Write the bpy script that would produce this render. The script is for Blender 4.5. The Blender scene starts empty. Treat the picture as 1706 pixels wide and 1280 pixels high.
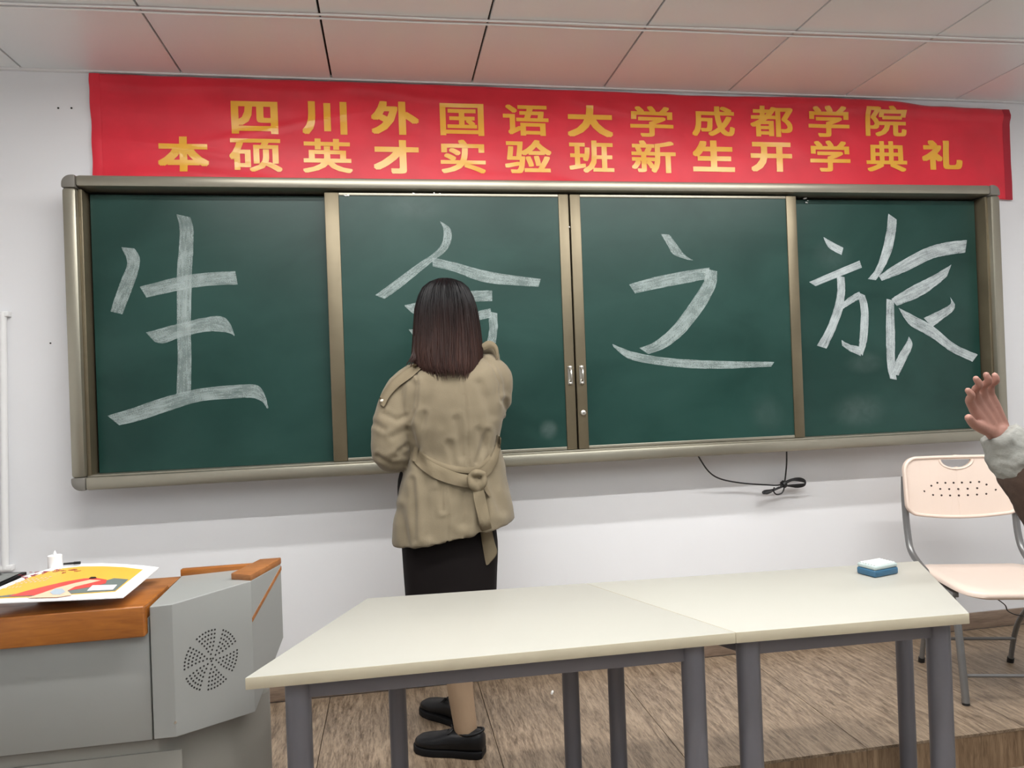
import bpy, bmesh, math, random
from mathutils import Vector, Matrix, noise
from mathutils.bvhtree import BVHTree
random.seed(7)
SC = bpy.context.scene
COL = SC.collection
PI = math.pi

# ------------------------------------------------------------------ camera
CX, CY, F = 853.0, 640.0, 1205.9
RM = Matrix(((0.98543323, 0.0357111, -0.16627107),
             (-0.16599322, -0.01063011, -0.9860696),
             (-0.03698111, 0.99930562, -0.00454746)))
CAM = Vector((0.0, -3.10, 1.385))
cd = bpy.data.cameras.new('camera')
cd.sensor_width = 36.0
cd.lens = F / 1706.0 * 36.0
cd.clip_start = 0.05
cam = bpy.data.objects.new('camera', cd)
COL.objects.link(cam)
cam.matrix_world = Matrix.Translation(CAM) @ RM.to_4x4()
SC.camera = cam

# ------------------------------------------------------------------ world, lights, exposure
wd = bpy.data.worlds.new('world'); SC.world = wd; wd.use_nodes = True
bg = wd.node_tree.nodes['Background']
bg.inputs[0].default_value = (0.86, 0.92, 1.0, 1)
bg.inputs[1].default_value = 0.32
SC.view_settings.view_transform = 'Standard'
SC.view_settings.look = 'None'
SC.view_settings.exposure = -0.06
SC.view_settings.gamma = 1.0
SC.view_settings.use_curve_mapping = False
CEIL = 2.697
PLAT = 0.135
TUBES = [(-0.15, -1.06, 25), (1.75, -1.06, 25), (-0.15, -1.72, 31), (1.75, -1.72, 31)]
FILL_LIGHTS = [(-0.15, -3.3, 22), (1.75, -3.3, 22), (-0.15, -5.0, 22), (1.75, -5.0, 22)]
for tx, ty, pw in TUBES:
    ld = bpy.data.lights.new('ceiling_tube_light', 'AREA')
    ld.shape = 'RECTANGLE'; ld.size = 1.75; ld.size_y = 0.05
    ld.energy = pw; ld.color = (1.0, 0.985, 0.965)
    lo = bpy.data.objects.new('ceiling_tube_light', ld); COL.objects.link(lo)
    lo.location = (tx, ty, CEIL - 0.062)
for tx, ty, pw in FILL_LIGHTS:          # added fill lights behind the viewer, mostly aimed up to brighten the ceiling
    for up in (0, 1):
        ld = bpy.data.lights.new('pendant_tube_light', 'AREA')
        ld.shape = 'RECTANGLE'; ld.size = 1.75; ld.size_y = 0.08
        ld.energy = pw*(1.4 if up else .1); ld.color = (1.0, 0.99, 0.975)
        lo = bpy.data.objects.new('pendant_tube_light', ld); COL.objects.link(lo)
        lo.location = (tx, ty, 2.19 + .05*up); lo.rotation_euler = (PI*up, 0, 0)

# ------------------------------------------------------------------ helpers
def ray(px, py):
    return RM @ Vector((px - CX, -(py - CY), -F))
def W(px, py, y):
    "point of the plane y that the photograph shows at this pixel"
    r = ray(px, py); return CAM + r * ((y - CAM.y) / r.y)
def Wz(px, py, z):
    r = ray(px, py); return CAM + r * ((z - CAM.z) / r.z)
def proj(P):
    q = RM.transposed() @ (Vector(P) - CAM)
    return CX + F * q.x / -q.z, CY - F * q.y / -q.z

class MB:
    def __init__(s): s.v = []; s.f = []
    def add(s, vs, fs):
        n = len(s.v); s.v += [Vector(v) for v in vs]; s.f += [[i + n for i in f] for f in fs]
    def box(s, a, b):
        x0, y0, z0 = a; x1, y1, z1 = b
        s.add([(x0,y0,z0),(x1,y0,z0),(x1,y1,z0),(x0,y1,z0),(x0,y0,z1),(x1,y0,z1),(x1,y1,z1),(x0,y1,z1)],
              [(0,3,2,1),(4,5,6,7),(0,1,5,4),(1,2,6,5),(2,3,7,6),(3,0,4,7)])
    def prism(s, poly, d):
        d = Vector(d); n = len(poly); poly = [Vector(p) for p in poly]
        s.add(poly + [p + d for p in poly],
              [list(range(n))[::-1], list(range(n, 2*n))] + [(i, (i+1) % n, n+(i+1) % n, n+i) for i in range(n)])
    def loft(s, rings, caps=True):
        n = len(rings[0]); vs = [p for r in rings for p in r]; fs = []
        for k in range(len(rings)-1):
            for i in range(n):
                j = (i+1) % n
                fs.append((k*n+i, k*n+j, (k+1)*n+j, (k+1)*n+i))
        if caps:
            fs.append(list(range(n))[::-1]); fs.append([(len(rings)-1)*n+i for i in range(n)])
        s.add(vs, fs)
    def tube(s, pts, r, n=10, closed=False, flat=None):
        pts = [Vector(p) for p in pts]; m = len(pts)
        rs = r if isinstance(r, (list, tuple)) else [r]*m
        rings = []; up = None
        for i, p in enumerate(pts):
            a = pts[(i-1) % m] if closed else pts[max(i-1, 0)]
            b = pts[(i+1) % m] if closed else pts[min(i+1, m-1)]
            t = (b-a).normalized()
            if up is None:
                up = Vector((0,0,1)) if abs(t.z) < .9 else Vector((1,0,0))
            u = (up - t*up.dot(t)).normalized(); w = t.cross(u); up = u
            rings.append([p + (u*math.cos(2*PI*k/n) + w*math.sin(2*PI*k/n))*rs[i] for k in range(n)])
        if closed: rings.append(rings[0])
        s.loft(rings, not closed)
    def blob(s, c, r, n=16, m=10, rot=None):
        c = Vector(c); rings = []
        for j in range(m+1):
            th = PI*(j+.02)/(m+.04)
            rings.append([])
            for i in range(n):
                a = 2*PI*i/n
                p = Vector((math.sin(th)*math.cos(a)*r[0], math.sin(th)*math.sin(a)*r[1], -math.cos(th)*r[2]))
                if rot: p = rot @ p
                rings[-1].append(c+p)
        s.loft(rings)
    def limb(s, pts, rs, n=14):
        "tube with round ends and smoothly varying radius"
        P = crom([Vector((*p, r)).resized() if False else (Vector(p), r) for p, r in zip(pts, rs)])
        s.tube([p for p, _ in P], [r for _, r in P], n)
        s.blob(P[0][0], (P[0][1],)*3, n, 8); s.blob(P[-1][0], (P[-1][1],)*3, n, 8)

def crom(items, sub=5):
    "Catmull-Rom through (Vector, float) items"
    n = len(items); out = []
    if n == 2: sub = 6
    for i in range(n-1):
        p0 = items[max(i-1, 0)]; p1 = items[i]; p2 = items[i+1]; p3 = items[min(i+2, n-1)]
        for k in range(sub):
            t = k/sub
            def c(a, b, c_, d): return ((b*2) + (c_-a)*t + (a*2-b*5+c_*4-d)*t*t + (b*3-a-c_*3+d)*t*t*t)*.5
            out.append((c(p0[0], p1[0], p2[0], p3[0]), c(p0[1], p1[1], p2[1], p3[1])))
    out.append(items[-1]); return out
def smooth_path(pts, sub=6):
    return [p for p, _ in crom([(Vector(p), 0.0) for p in pts], sub)]

def root_loc(o):
    while o.parent: o = o.parent
    return o.location.copy() if o.type == 'EMPTY' else Vector((0,0,0))
def obj(name, mb, mat, parent=None, smooth=False, bevel=0.0, seg=2, local=False, kind=None, label=None, loc=None):
    me = bpy.data.meshes.new(name)
    off = Vector((0,0,0))
    if parent is not None and not local: off = root_loc(parent)
    if loc is not None: off = Vector(loc)
    me.from_pydata([tuple(v-off) for v in mb.v], [], mb.f); me.validate(); me.update()
    bm = bmesh.new(); bm.from_mesh(me)
    bmesh.ops.recalc_face_normals(bm, faces=bm.faces)
    if bevel:
        es = [e for e in bm.edges if len(e.link_faces) == 2 and e.calc_face_angle(0) > .6]
        bmesh.ops.bevel(bm, geom=es, offset=bevel, segments=seg, profile=.5, affect='EDGES', clamp_overlap=True)
    bm.to_mesh(me); bm.free()
    if smooth or bevel:
        me.polygons.foreach_set('use_smooth', [True]*len(me.polygons))
        me.set_sharp_from_angle(angle=math.radians(40 if not smooth else 55))
    me.materials.append(mat)
    o = bpy.data.objects.new(name, me); COL.objects.link(o)
    if loc is not None: o.location = loc
    if parent is not None: o.parent = parent
    if kind: o['kind'] = kind
    if label: o['label'] = label
    return o
def thing(name, label, cat, loc=(0,0,0), rz=0, group=None):
    o = bpy.data.objects.new(name, None); COL.objects.link(o)
    o.empty_display_size = .1
    o.location = loc; o.rotation_euler = (0,0,rz); return tag(o, label, cat, group)
def tag(o, label, cat, group=None):
    o['label'] = label; o['category'] = cat
    if group: o['group'] = group
    return o
def struct(name, mb, mat, **k):
    return obj(name, mb, mat, kind='structure', **k)

# ------------------------------------------------------------------ materials
def mat(name, col, rough=.5, metal=0, spec=.5, var=0, vscale=8, bump=0, bscale=60, stretch=(1,1,1), col2=None, sheen=0, detail=4, coat=0):
    m = bpy.data.materials.new(name); m.use_nodes = True
    nt = m.node_tree; b = nt.nodes['Principled BSDF']
    b.inputs['Base Color'].default_value = (*col, 1); b.inputs['Roughness'].default_value = rough
    b.inputs['Metallic'].default_value = metal; b.inputs['Specular IOR Level'].default_value = spec
    if sheen: b.inputs['Sheen Weight'].default_value = sheen
    if coat: b.inputs['Coat Weight'].default_value = coat; b.inputs['Coat Roughness'].default_value = .15
    tc = nt.nodes.new('ShaderNodeTexCoord'); mp = nt.nodes.new('ShaderNodeMapping')
    mp.inputs['Scale'].default_value = stretch
    nt.links.new(tc.outputs['Object'], mp.inputs[0])
    if var or col2:
        n = nt.nodes.new('ShaderNodeTexNoise'); n.inputs['Scale'].default_value = vscale; n.inputs['Detail'].default_value = detail
        nt.links.new(mp.outputs[0], n.inputs[0])
        r = nt.nodes.new('ShaderNodeValToRGB')
        c2 = col2 if col2 else tuple(max(0, c*(1-var)) for c in col)
        c1 = col if col2 else tuple(min(1, c*(1+var)) for c in col)
        r.color_ramp.elements[0].position = .3; r.color_ramp.elements[1].position = .7
        r.color_ramp.elements[0].color = (*c2, 1); r.color_ramp.elements[1].color = (*c1, 1)
        nt.links.new(n.outputs[0], r.inputs[0]); nt.links.new(r.outputs[0], b.inputs['Base Color'])
    if bump:
        n = nt.nodes.new('ShaderNodeTexNoise'); n.inputs['Scale'].default_value = bscale; n.inputs['Detail'].default_value = 5
        nt.links.new(mp.outputs[0], n.inputs[0])
        bp = nt.nodes.new('ShaderNodeBump'); bp.inputs['Strength'].default_value = bump; bp.inputs['Distance'].default_value = .004
        nt.links.new(n.outputs[0], bp.inputs['Height']); nt.links.new(bp.outputs[0], b.inputs['Normal'])
    return m

def wood(name, dark, light, axis='Y', scale=1.0, rough=.4, contrast=(.35, .65), coat=0, fleck=None):
    m = bpy.data.materials.new(name); m.use_nodes = True
    nt = m.node_tree; b = nt.nodes['Principled BSDF']; b.inputs['Roughness'].default_value = rough
    if coat: b.inputs['Coat Weight'].default_value = coat; b.inputs['Coat Roughness'].default_value = .2
    tc = nt.nodes.new('ShaderNodeTexCoord'); mp = nt.nodes.new('ShaderNodeMapping')
    st = {'X': (1.2, 9, 9), 'Y': (9, 1.2, 9), 'Z': (9, 9, 1.2)}[axis]
    mp.inputs['Scale'].default_value = [s*scale for s in st]
    oi = nt.nodes.new('ShaderNodeObjectInfo')
    va = nt.nodes.new('ShaderNodeVectorMath'); va.operation = 'ADD'
    sc = nt.nodes.new('ShaderNodeMath'); sc.operation = 'MULTIPLY'; sc.inputs[1].default_value = 13
    nt.links.new(oi.outputs['Random'], sc.inputs[0]); nt.links.new(tc.outputs['Object'], mp.inputs[0])
    nt.links.new(mp.outputs[0], va.inputs[0]); nt.links.new(sc.outputs[0], va.inputs[1])
    n1 = nt.nodes.new('ShaderNodeTexNoise'); n1.inputs['Scale'].default_value = 1.2; n1.inputs['Detail'].default_value = 7; n1.inputs['Distortion'].default_value = 1.6
    nt.links.new(va.outputs[0], n1.inputs[0])
    n2 = nt.nodes.new('ShaderNodeTexNoise'); n2.inputs['Scale'].default_value = 7; n2.inputs['Detail'].default_value = 6; n2.inputs['Distortion'].default_value = 1.0
    nt.links.new(va.outputs[0], n2.inputs[0])
    mx = nt.nodes.new('ShaderNodeMath'); mx.operation = 'ADD'
    h = nt.nodes.new('ShaderNodeMath'); h.operation = 'MULTIPLY'; h.inputs[1].default_value = .55
    h1 = nt.nodes.new('ShaderNodeMath'); h1.operation = 'MULTIPLY'; h1.inputs[1].default_value = .45
    nt.links.new(n1.outputs[0], h.inputs[0]); nt.links.new(n2.outputs[0], h1.inputs[0])
    nt.links.new(h.outputs[0], mx.inputs[0]); nt.links.new(h1.outputs[0], mx.inputs[1])
    r = nt.nodes.new('ShaderNodeValToRGB')
    r.color_ramp.elements[0].position = contrast[0]; r.color_ramp.elements[1].position = contrast[1]
    r.color_ramp.elements[0].color = (*dark, 1); r.color_ramp.elements[1].color = (*light, 1)
    nt.links.new(mx.outputs[0], r.inputs[0]); nt.links.new(r.outputs[0], b.inputs['Base Color'])
    bp = nt.nodes.new('ShaderNodeBump'); bp.inputs['Strength'].default_value = .15; bp.inputs['Distance'].default_value = .002
    nt.links.new(mx.outputs[0], bp.inputs['Height']); nt.links.new(bp.outputs[0], b.inputs['Normal'])
    return m

def chalk_mat(name, lo, hi, col=(.62, .70, .68)):
    m = bpy.data.materials.new(name); m.use_nodes = True
    nt = m.node_tree; b = nt.nodes['Principled BSDF']; out = nt.nodes['Material Output']
    b.inputs['Base Color'].default_value = (*col, 1); b.inputs['Roughness'].default_value = .95; b.inputs['Specular IOR Level'].default_value = .1
    tc = nt.nodes.new('ShaderNodeTexCoord'); at = nt.nodes.new('ShaderNodeAttribute'); at.attribute_name = 'streak'
    n = nt.nodes.new('ShaderNodeTexNoise'); n.inputs['Scale'].default_value = 260; n.inputs['Detail'].default_value = 4
    n2 = nt.nodes.new('ShaderNodeTexNoise'); n2.inputs['Scale'].default_value = 1; n2.inputs['Detail'].default_value = 5
    n3 = nt.nodes.new('ShaderNodeTexNoise'); n3.inputs['Scale'].default_value = 16; n3.inputs['Detail'].default_value = 4
    nt.links.new(tc.outputs['Object'], n.inputs[0]); nt.links.new(at.outputs['Vector'], n2.inputs[0]); nt.links.new(tc.outputs['Object'], n3.inputs[0])
    a = nt.nodes.new('ShaderNodeMath'); a.operation = 'ADD'; a2 = nt.nodes.new('ShaderNodeMath'); a2.operation = 'ADD'
    h = nt.nodes.new('ShaderNodeMath'); h.operation = 'MULTIPLY'; h.inputs[1].default_value = .8
    nt.links.new(n.outputs[0], h.inputs[0]); nt.links.new(h.outputs[0], a.inputs[0]); nt.links.new(n2.outputs[0], a.inputs[1])
    nt.links.new(a.outputs[0], a2.inputs[0]); nt.links.new(n3.outputs[0], a2.inputs[1])
    mr = nt.nodes.new('ShaderNodeMapRange'); mr.inputs[1].default_value = 1.08; mr.inputs[2].default_value = 1.72
    mr.inputs[3].default_value = lo; mr.inputs[4].default_value = hi
    nt.links.new(a2.outputs[0], mr.inputs[0])
    t = nt.nodes.new('ShaderNodeBsdfTransparent'); mix = nt.nodes.new('ShaderNodeMixShader')
    nt.links.new(mr.outputs[0], mix.inputs[0]); nt.links.new(t.outputs[0], mix.inputs[1]); nt.links.new(b.outputs[0], mix.inputs[2])
    nt.links.new(mix.outputs[0], out.inputs[0])
    return m

M_wall = mat('wall_paint', (.80, .805, .825), .75, var=.015, vscale=1.5, bump=.08, bscale=25)
M_ceil = mat('ceiling_panel_white', (.87, .91, .92), .38, var=.015, vscale=2)
M_dark = mat('dark_void', (.02, .018, .018), .8)
M_white = mat('white_plastic', (.82, .82, .82), .4)
M_skirt = wood('skirting_wood', (.16, .11, .08), (.30, .22, .16), 'X', 1.5, .5)
M_floor = wood('plank_floor', (.10, .066, .040), (.35, .262, .18), 'Y', 3.2, .42, (.36, .62))
M_riser = wood('riser_wood', (.17, .105, .058), (.38, .26, .16), 'Z', 2.2, .45)
M_alu = mat('champagne_aluminium', (.33, .31, .25), .36, .75, var=.06, vscale=3, bump=.03, bscale=90, stretch=(1, 1, 1))
M_aluside = mat('bronze_aluminium', (.17, .142, .092), .40, .6, var=.12, vscale=5)
M_corner = mat('corner_cap_plastic', (.17, .16, .14), .5)
M_steel = mat('worn_chrome', (.62, .60, .55), .28, .9)
M_black = mat('black_rubber', (.008, .008, .009), .45)
M_chalk = chalk_mat('chalk', .22, .60, (.47, .55, .54))
M_chalkw = chalk_mat('chalk_bright', .34, .82, (.56, .62, .63))
M_chalksolid = mat('chalk_solid', (.85, .85, .83), .9)
M_red = mat('red_banner_cloth', (.72, .022, .045), .42, spec=.4, var=.10, vscale=5, sheen=.2)
M_redd = mat('red_banner_hem', (.42, .012, .03), .5)
M_gold = mat('gold_foil_lettering', (.88, .50, .06), .26, spec=.7, col2=(.84, .40, .03), vscale=6)
M_table = mat('cream_laminate', (.40, .392, .35), .38, var=.015, vscale=2)
M_tedge = mat('cream_edge_band', (.50, .45, .335), .45, var=.03, vscale=5)
M_leg = mat('grey_powder_coat', (.145, .145, .165), .38, .2, var=.05, vscale=4)
M_grey = mat('grey_sheet_metal', (.285, .292, .282), .42, .1, var=.012, vscale=2, bump=.02, bscale=300)
M_greyd = mat('grey_sheet_metal_lower', (.27, .26, .235), .5, .1, var=.03, vscale=3)
M_owood = wood('orange_wood', (.17, .046, .006), (.40, .140, .022), 'X', 1.1, .33, (.3, .66), coat=.3)
M_owood2 = wood('orange_wood_rim', (.19, .070, .022), (.38, .155, .05), 'X', 1.1, .35, (.3, .66))
M_pink = mat('pink_beige_plastic', (.80, .66, .57), .38, var=.015, vscale=4)
M_tube = mat('grey_steel_tube', (.22, .22, .22), .35, .6)
M_hole = mat('hole_dark', (.05, .03, .025), .8)
M_coat = mat('khaki_gabardine', (.185, .151, .099), .85, spec=.25, var=.07, vscale=7, bump=.25, bscale=420, sheen=.15)
M_coatd = mat('khaki_strap', (.178, .144, .093), .85, spec=.2, var=.06, vscale=10, bump=.25, bscale=420)
M_button = mat('pale_button', (.62, .58, .50), .3)
M_dress = mat('black_dress', (.008, .006, .006), .8, spec=.15)
M_stock = mat('beige_stocking', (.34, .235, .15), .6, var=.05, vscale=14)
M_skin = mat('skin', (.58, .33, .245), .5, var=.05, vscale=12)
M_skin2 = mat('reddish_skin', (.31, .155, .12), .55, var=.10, vscale=22, bump=.1, bscale=120)
M_shoe = mat('black_leather', (.007, .007, .008), .42, spec=.3)
M_sole = mat('black_sole', (.008, .008, .009), .6, spec=.2)
M_eye = mat('eye_white', (.8, .8, .78), .2)
M_iris = mat('eye_dark', (.02, .012, .01), .2)
M_brown = mat('dark_brown_sleeve', (.055, .032, .022), .85, var=.15, vscale=30, bump=.3, bscale=200)
M_cuff = mat('grey_knit_cuff', (.23, .23, .21), .9, var=.12, vscale=25, bump=.4, bscale=160)
M_trous = mat('charcoal_trousers', (.03, .03, .035), .85)

def board_mat():
    m = bpy.data.materials.new('green_chalkboard'); m.use_nodes = True
    nt = m.node_tree; b = nt.nodes['Principled BSDF']
    b.inputs['Roughness'].default_value = .34; b.inputs['Specular IOR Level'].default_value = .32
    tc = nt.nodes.new('ShaderNodeTexCoord'); mp = nt.nodes.new('ShaderNodeMapping'); mp.inputs['Scale'].default_value = (1, 1, 1.6)
    nt.links.new(tc.outputs['Object'], mp.inputs[0])
    n = nt.nodes.new('ShaderNodeTexNoise'); n.inputs['Scale'].default_value = 2.2; n.inputs['Detail'].default_value = 6; n.inputs['Distortion'].default_value = .5
    nt.links.new(mp.outputs[0], n.inputs[0])
    r = nt.nodes.new('ShaderNodeValToRGB')
    r.color_ramp.elements[0].position = .35; r.color_ramp.elements[1].position = .8
    r.color_ramp.elements[0].color = (.006, .033, .026, 1); r.color_ramp.elements[1].color = (.018, .058, .048, 1)
    nt.links.new(n.outputs[0], r.inputs[0])
    # wiped chalk clouds left on the boards (local coordinates of the chalkboard)
    last = r.outputs[0]
    n2 = nt.nodes.new('ShaderNodeTexNoise'); n2.inputs['Scale'].default_value = 16; n2.inputs['Detail'].default_value = 5; n2.inputs['Distortion'].default_value = 1.2
    nt.links.new(tc.outputs['Object'], n2.inputs[0])
    for px, py, yy, rx, rz, st in ((1432, 684, -.095, .17, .10, .10), (1278, 690, -.144, .10, .11, .05), (914, 716, -.144, .05, .05, .16), (1440, 605, -.095, .12, .06, .07), (690, 345, -.144, .16, .07, .07), (1385, 425, -.095, .12, .10, .06)):
        c = W(px, py, yy)-Vector(BOARD_ORG)
        su = nt.nodes.new('ShaderNodeVectorMath'); su.operation = 'SUBTRACT'; su.inputs[1].default_value = c
        mu = nt.nodes.new('ShaderNodeVectorMath'); mu.operation = 'MULTIPLY'; mu.inputs[1].default_value = (1/rx, 0, 1/rz)
        le = nt.nodes.new('ShaderNodeVectorMath'); le.operation = 'LENGTH'
        nt.links.new(tc.outputs['Object'], su.inputs[0]); nt.links.new(su.outputs[0], mu.inputs[0]); nt.links.new(mu.outputs[0], le.inputs[0])
        mr = nt.nodes.new('ShaderNodeMapRange'); mr.interpolation_type = 'SMOOTHSTEP'; mr.inputs[1].default_value = 1; mr.inputs[2].default_value = .2; mr.inputs[3].default_value = 0; mr.inputs[4].default_value = st
        nt.links.new(le.outputs['Value'], mr.inputs[0])
        q = nt.nodes.new('ShaderNodeMath'); q.operation = 'MULTIPLY'; nt.links.new(mr.outputs[0], q.inputs[0]); nt.links.new(n2.outputs[0], q.inputs[1])
        mx = nt.nodes.new('ShaderNodeMix'); mx.data_type = 'RGBA'; mx.inputs[7].default_value = (.5, .57, .56, 1)
        nt.links.new(q.outputs[0], mx.inputs[0]); nt.links.new(last, mx.inputs[6]); last = mx.outputs[2]
    nt.links.new(last, b.inputs['Base Color'])
    return m
BOARD_ORG = ((-1.182+2.826)/2, 0, 1.058)
M_board = board_mat()

def hair_mat():
    m = bpy.data.materials.new('dark_hair_brown_ends'); m.use_nodes = True
    nt = m.node_tree; b = nt.nodes['Principled BSDF']; b.inputs['Roughness'].default_value = .45
    b.inputs['Specular IOR Level'].default_value = .16
    tc = nt.nodes.new('ShaderNodeTexCoord'); sp = nt.nodes.new('ShaderNodeSeparateXYZ')
    nt.links.new(tc.outputs['Object'], sp.inputs[0])
    mr = nt.nodes.new('ShaderNodeMapRange'); mr.inputs[1].default_value = 1.58; mr.inputs[2].default_value = 1.34
    nt.links.new(sp.outputs['Z'], mr.inputs[0])
    mp = nt.nodes.new('ShaderNodeMapping'); mp.inputs['Scale'].default_value = (60, 60, 4)
    nt.links.new(tc.outputs['Object'], mp.inputs[0])
    n = nt.nodes.new('ShaderNodeTexNoise'); n.inputs['Scale'].default_value = 1; n.inputs['Detail'].default_value = 5
    nt.links.new(mp.outputs[0], n.inputs[0])
    mu = nt.nodes.new('ShaderNodeMath'); mu.operation = 'MULTIPLY'
    m2 = nt.nodes.new('ShaderNodeMath'); m2.operation = 'MULTIPLY'; m2.inputs[1].default_value = 1.7
    nt.links.new(n.outputs[0], m2.inputs[0]); nt.links.new(mr.outputs[0], mu.inputs[0]); nt.links.new(m2.outputs[0], mu.inputs[1])
    r = nt.nodes.new('ShaderNodeValToRGB')
    r.color_ramp.elements[0].color = (.0025, .002, .0025, 1); r.color_ramp.elements[1].color = (.036, .016, .012, 1)
    nt.links.new(mu.outputs[0], r.inputs[0]); nt.links.new(r.outputs[0], b.inputs['Base Color'])
    bp = nt.nodes.new('ShaderNodeBump'); bp.inputs['Strength'].default_value = .5; bp.inputs['Distance'].default_value = .004
    nt.links.new(n.outputs[0], bp.inputs['Height']); nt.links.new(bp.outputs[0], b.inputs['Normal'])
    return m
M_hair = hair_mat()

# ------------------------------------------------------------------ the room
X0, X1, Y0 = -2.3, 3.9, -6.6
b = MB(); b.box((X0-.1, 0, -.1), (X1+.1, .12, CEIL+.15)); wb = struct('wall_back', b, M_wall)
b = MB(); b.box((X0-.12, Y0, -.1), (X0, -.001, CEIL+.15)); struct('wall_left', b, M_wall)
b = MB(); b.box((X1, Y0, -.1), (X1+.12, -.001, CEIL+.15)); struct('wall_right', b, M_wall)
for hx, hy, r in ((97, 180, .004), (119, 180, .004), (84, 572, .0035)):
    c = W(hx, hy, -.001); b = MB()
    b.tube([c, c+Vector((0, .0008, 0))], r, 8)
    obj('screw_hole', b, M_dark, wb)
# lower floor
b = MB(); b.box((X0, Y0, -.05), (X1, -.001, -.012)); fl = struct('floor', b, M_dark)
xs = [X0 + .61*i for i in range(12)]
pk = MB(); pk.box((0.0012, 0, -.012), (.6088, 1.28, 0))
pme = None
for i in range(11):
    for j in range(5):
        x = -2.118 + .61*i - .0; y = Y0 + 1.3*j*.0 + 1.282*j
        if x+.61 > X1: continue
        if y+1.28 > -.02: continue
        if pme is None:
            o = obj('plank', pk, M_floor, fl, local=True, bevel=.0006, seg=1); pme = o.data
        else:
            o = bpy.data.objects.new('plank', pme); COL.objects.link(o); o.parent = fl
        o.location = (x, y, 0)
# platform with riser
PE = -.895
b = MB(); b.box((X0+.002, PE+.006, .0005), (X1-.002, -.002, PLAT-.010))
plat = struct('platform', b, M_dark)
pxs = [X0+.002, -1.508, -.898, -.288, .324, .92, 1.53, 2.14, 2.75, 3.36, X1-.002]
for a, c in zip(pxs[:-1], pxs[1:]):
    b = MB(); b.box((a+.0012, PE-.002, PLAT-.010), (c-.0012, -.016, PLAT))
    obj('plank', b, M_floor, plat, bevel=.0006, seg=1)
for a, c in zip(pxs[:-1], pxs[1:]):
    b = MB(); b.box((a+.001, PE, .001), (c-.001, PE+.006, PLAT-.0105))
    obj('riser_board', b, M_riser, plat)
b = MB()
b.box((X0+.002, -.014, PLAT), (X1-.002, -.001, PLAT+.078)); struct('baseboard_back', b, M_skirt, bevel=.003)
# ceiling: dark void above, panels below with open joints
b = MB(); b.box((X0, Y0, CEIL+.02), (X1, -.001, CEIL+.05)); ce = struct('ceiling', b, M_dark)
pme = None
for i in range(-3, 9):
    for j in range(4):
        xa = -.781+.587*i+.004; xb = xa+.587-.008
        xa = max(xa, X0+.002); xb = min(xb, X1-.002)
        if xb-xa < .05: continue
        ya = -.022 - 1.64*j; yb = ya-1.636
        b = MB(); b.box((xa, max(yb, Y0), CEIL), (xb, ya, CEIL+.018))
        obj('ceiling_panel', b, M_ceil, ce, bevel=.0018, seg=2)
b = MB(); b.box((X0+.002, -.021, CEIL-.004), (X1-.002, -.0015, CEIL+.015)); struct('trim_1', b, M_white, bevel=.001)
# ceiling tube fixtures, then hanging fittings for the added fill lights
for k, (tx, ty, pw) in enumerate(TUBES):
    t = thing('ceiling_light', ['front row white tube light fitting over the left of the board', 'front row white tube light fitting over the right of the board',
        'second row white tube light fitting on the left', 'second row white tube light fitting on the right',
        '', ''][k], 'lamp', (tx, ty, CEIL), group='ceiling tube lights')
    b = MB(); b.box((tx-.9, ty-.04, CEIL-.03), (tx+.9, ty+.04, CEIL-.0005)); obj('housing', b, M_white, t, bevel=.004)
    b = MB(); b.tube([(tx-.88, ty, CEIL-.045), (tx+.88, ty, CEIL-.045)], .013, 10); obj('tube', b, M_white, t, smooth=True)
for k, (tx, ty, pw) in enumerate(FILL_LIGHTS):
    t = thing('pendant_light', ['white hanging tube light behind the viewer on the left', 'white hanging tube light behind the viewer on the right',
        'rearmost white hanging tube light on the left', 'rearmost white hanging tube light on the right'][k], 'lamp', (tx, ty, CEIL), group='hanging tube lights')
    b = MB(); b.box((tx-.9, ty-.03, 2.205), (tx+.9, ty+.03, 2.225)); obj('housing', b, M_white, t, bevel=.004)
    for sx in (-.7, .7):
        b = MB(); b.tube([(tx+sx, ty, 2.225), (tx+sx, ty, CEIL)], .004, 8); obj('rod', b, M_steel, t, smooth=True)
# wall conduit far left
t = thing('wall_conduit', 'thin white vertical pipe on the wall at the left edge', 'pipe', (-1.475, -.02, 1.2))
b = MB()
p = [W(5, 520, -.02), W(9, 948, -.02)]
b.tube([p[0], p[1]], .0125, 12); obj('pipe', b, M_white, t, smooth=True)
for q in (W(4, 524, -.012), W(10, 946, -.012)):
    b = MB(); b.box((q.x-.028, -.030, q.z-.010), (q.x+.028, -.0005, q.z+.010)); obj('bracket', b, M_white, t, bevel=.003)

# cables across the ceiling
for k, (pa, pb) in enumerate((((-40, 3.5), (1760, 69)), ((-40, 9.5), (1760, 76)))):
    a = Wz(*pa, CEIL-.0065); c = Wz(*pb, CEIL-.0065)
    b = MB(); n = 40; pts = []
    for i in range(n+1):
        q = a.lerp(c, i/n); q.y += .002*math.sin(i*.9+k*2); q.z -= .0; pts.append(q)
    b.tube(pts, .0042, 8)
    tag(obj('ceiling_cable', b, M_white, smooth=True, loc=pts[0]), ['thin white cable under the ceiling, the one nearer the wall', 'thin white cable under the ceiling, the one farther from the wall'][1-k] if k == 0 else 'thin white cable under the ceiling, the one nearer the wall', 'cable', 'cables under the ceiling')

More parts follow.
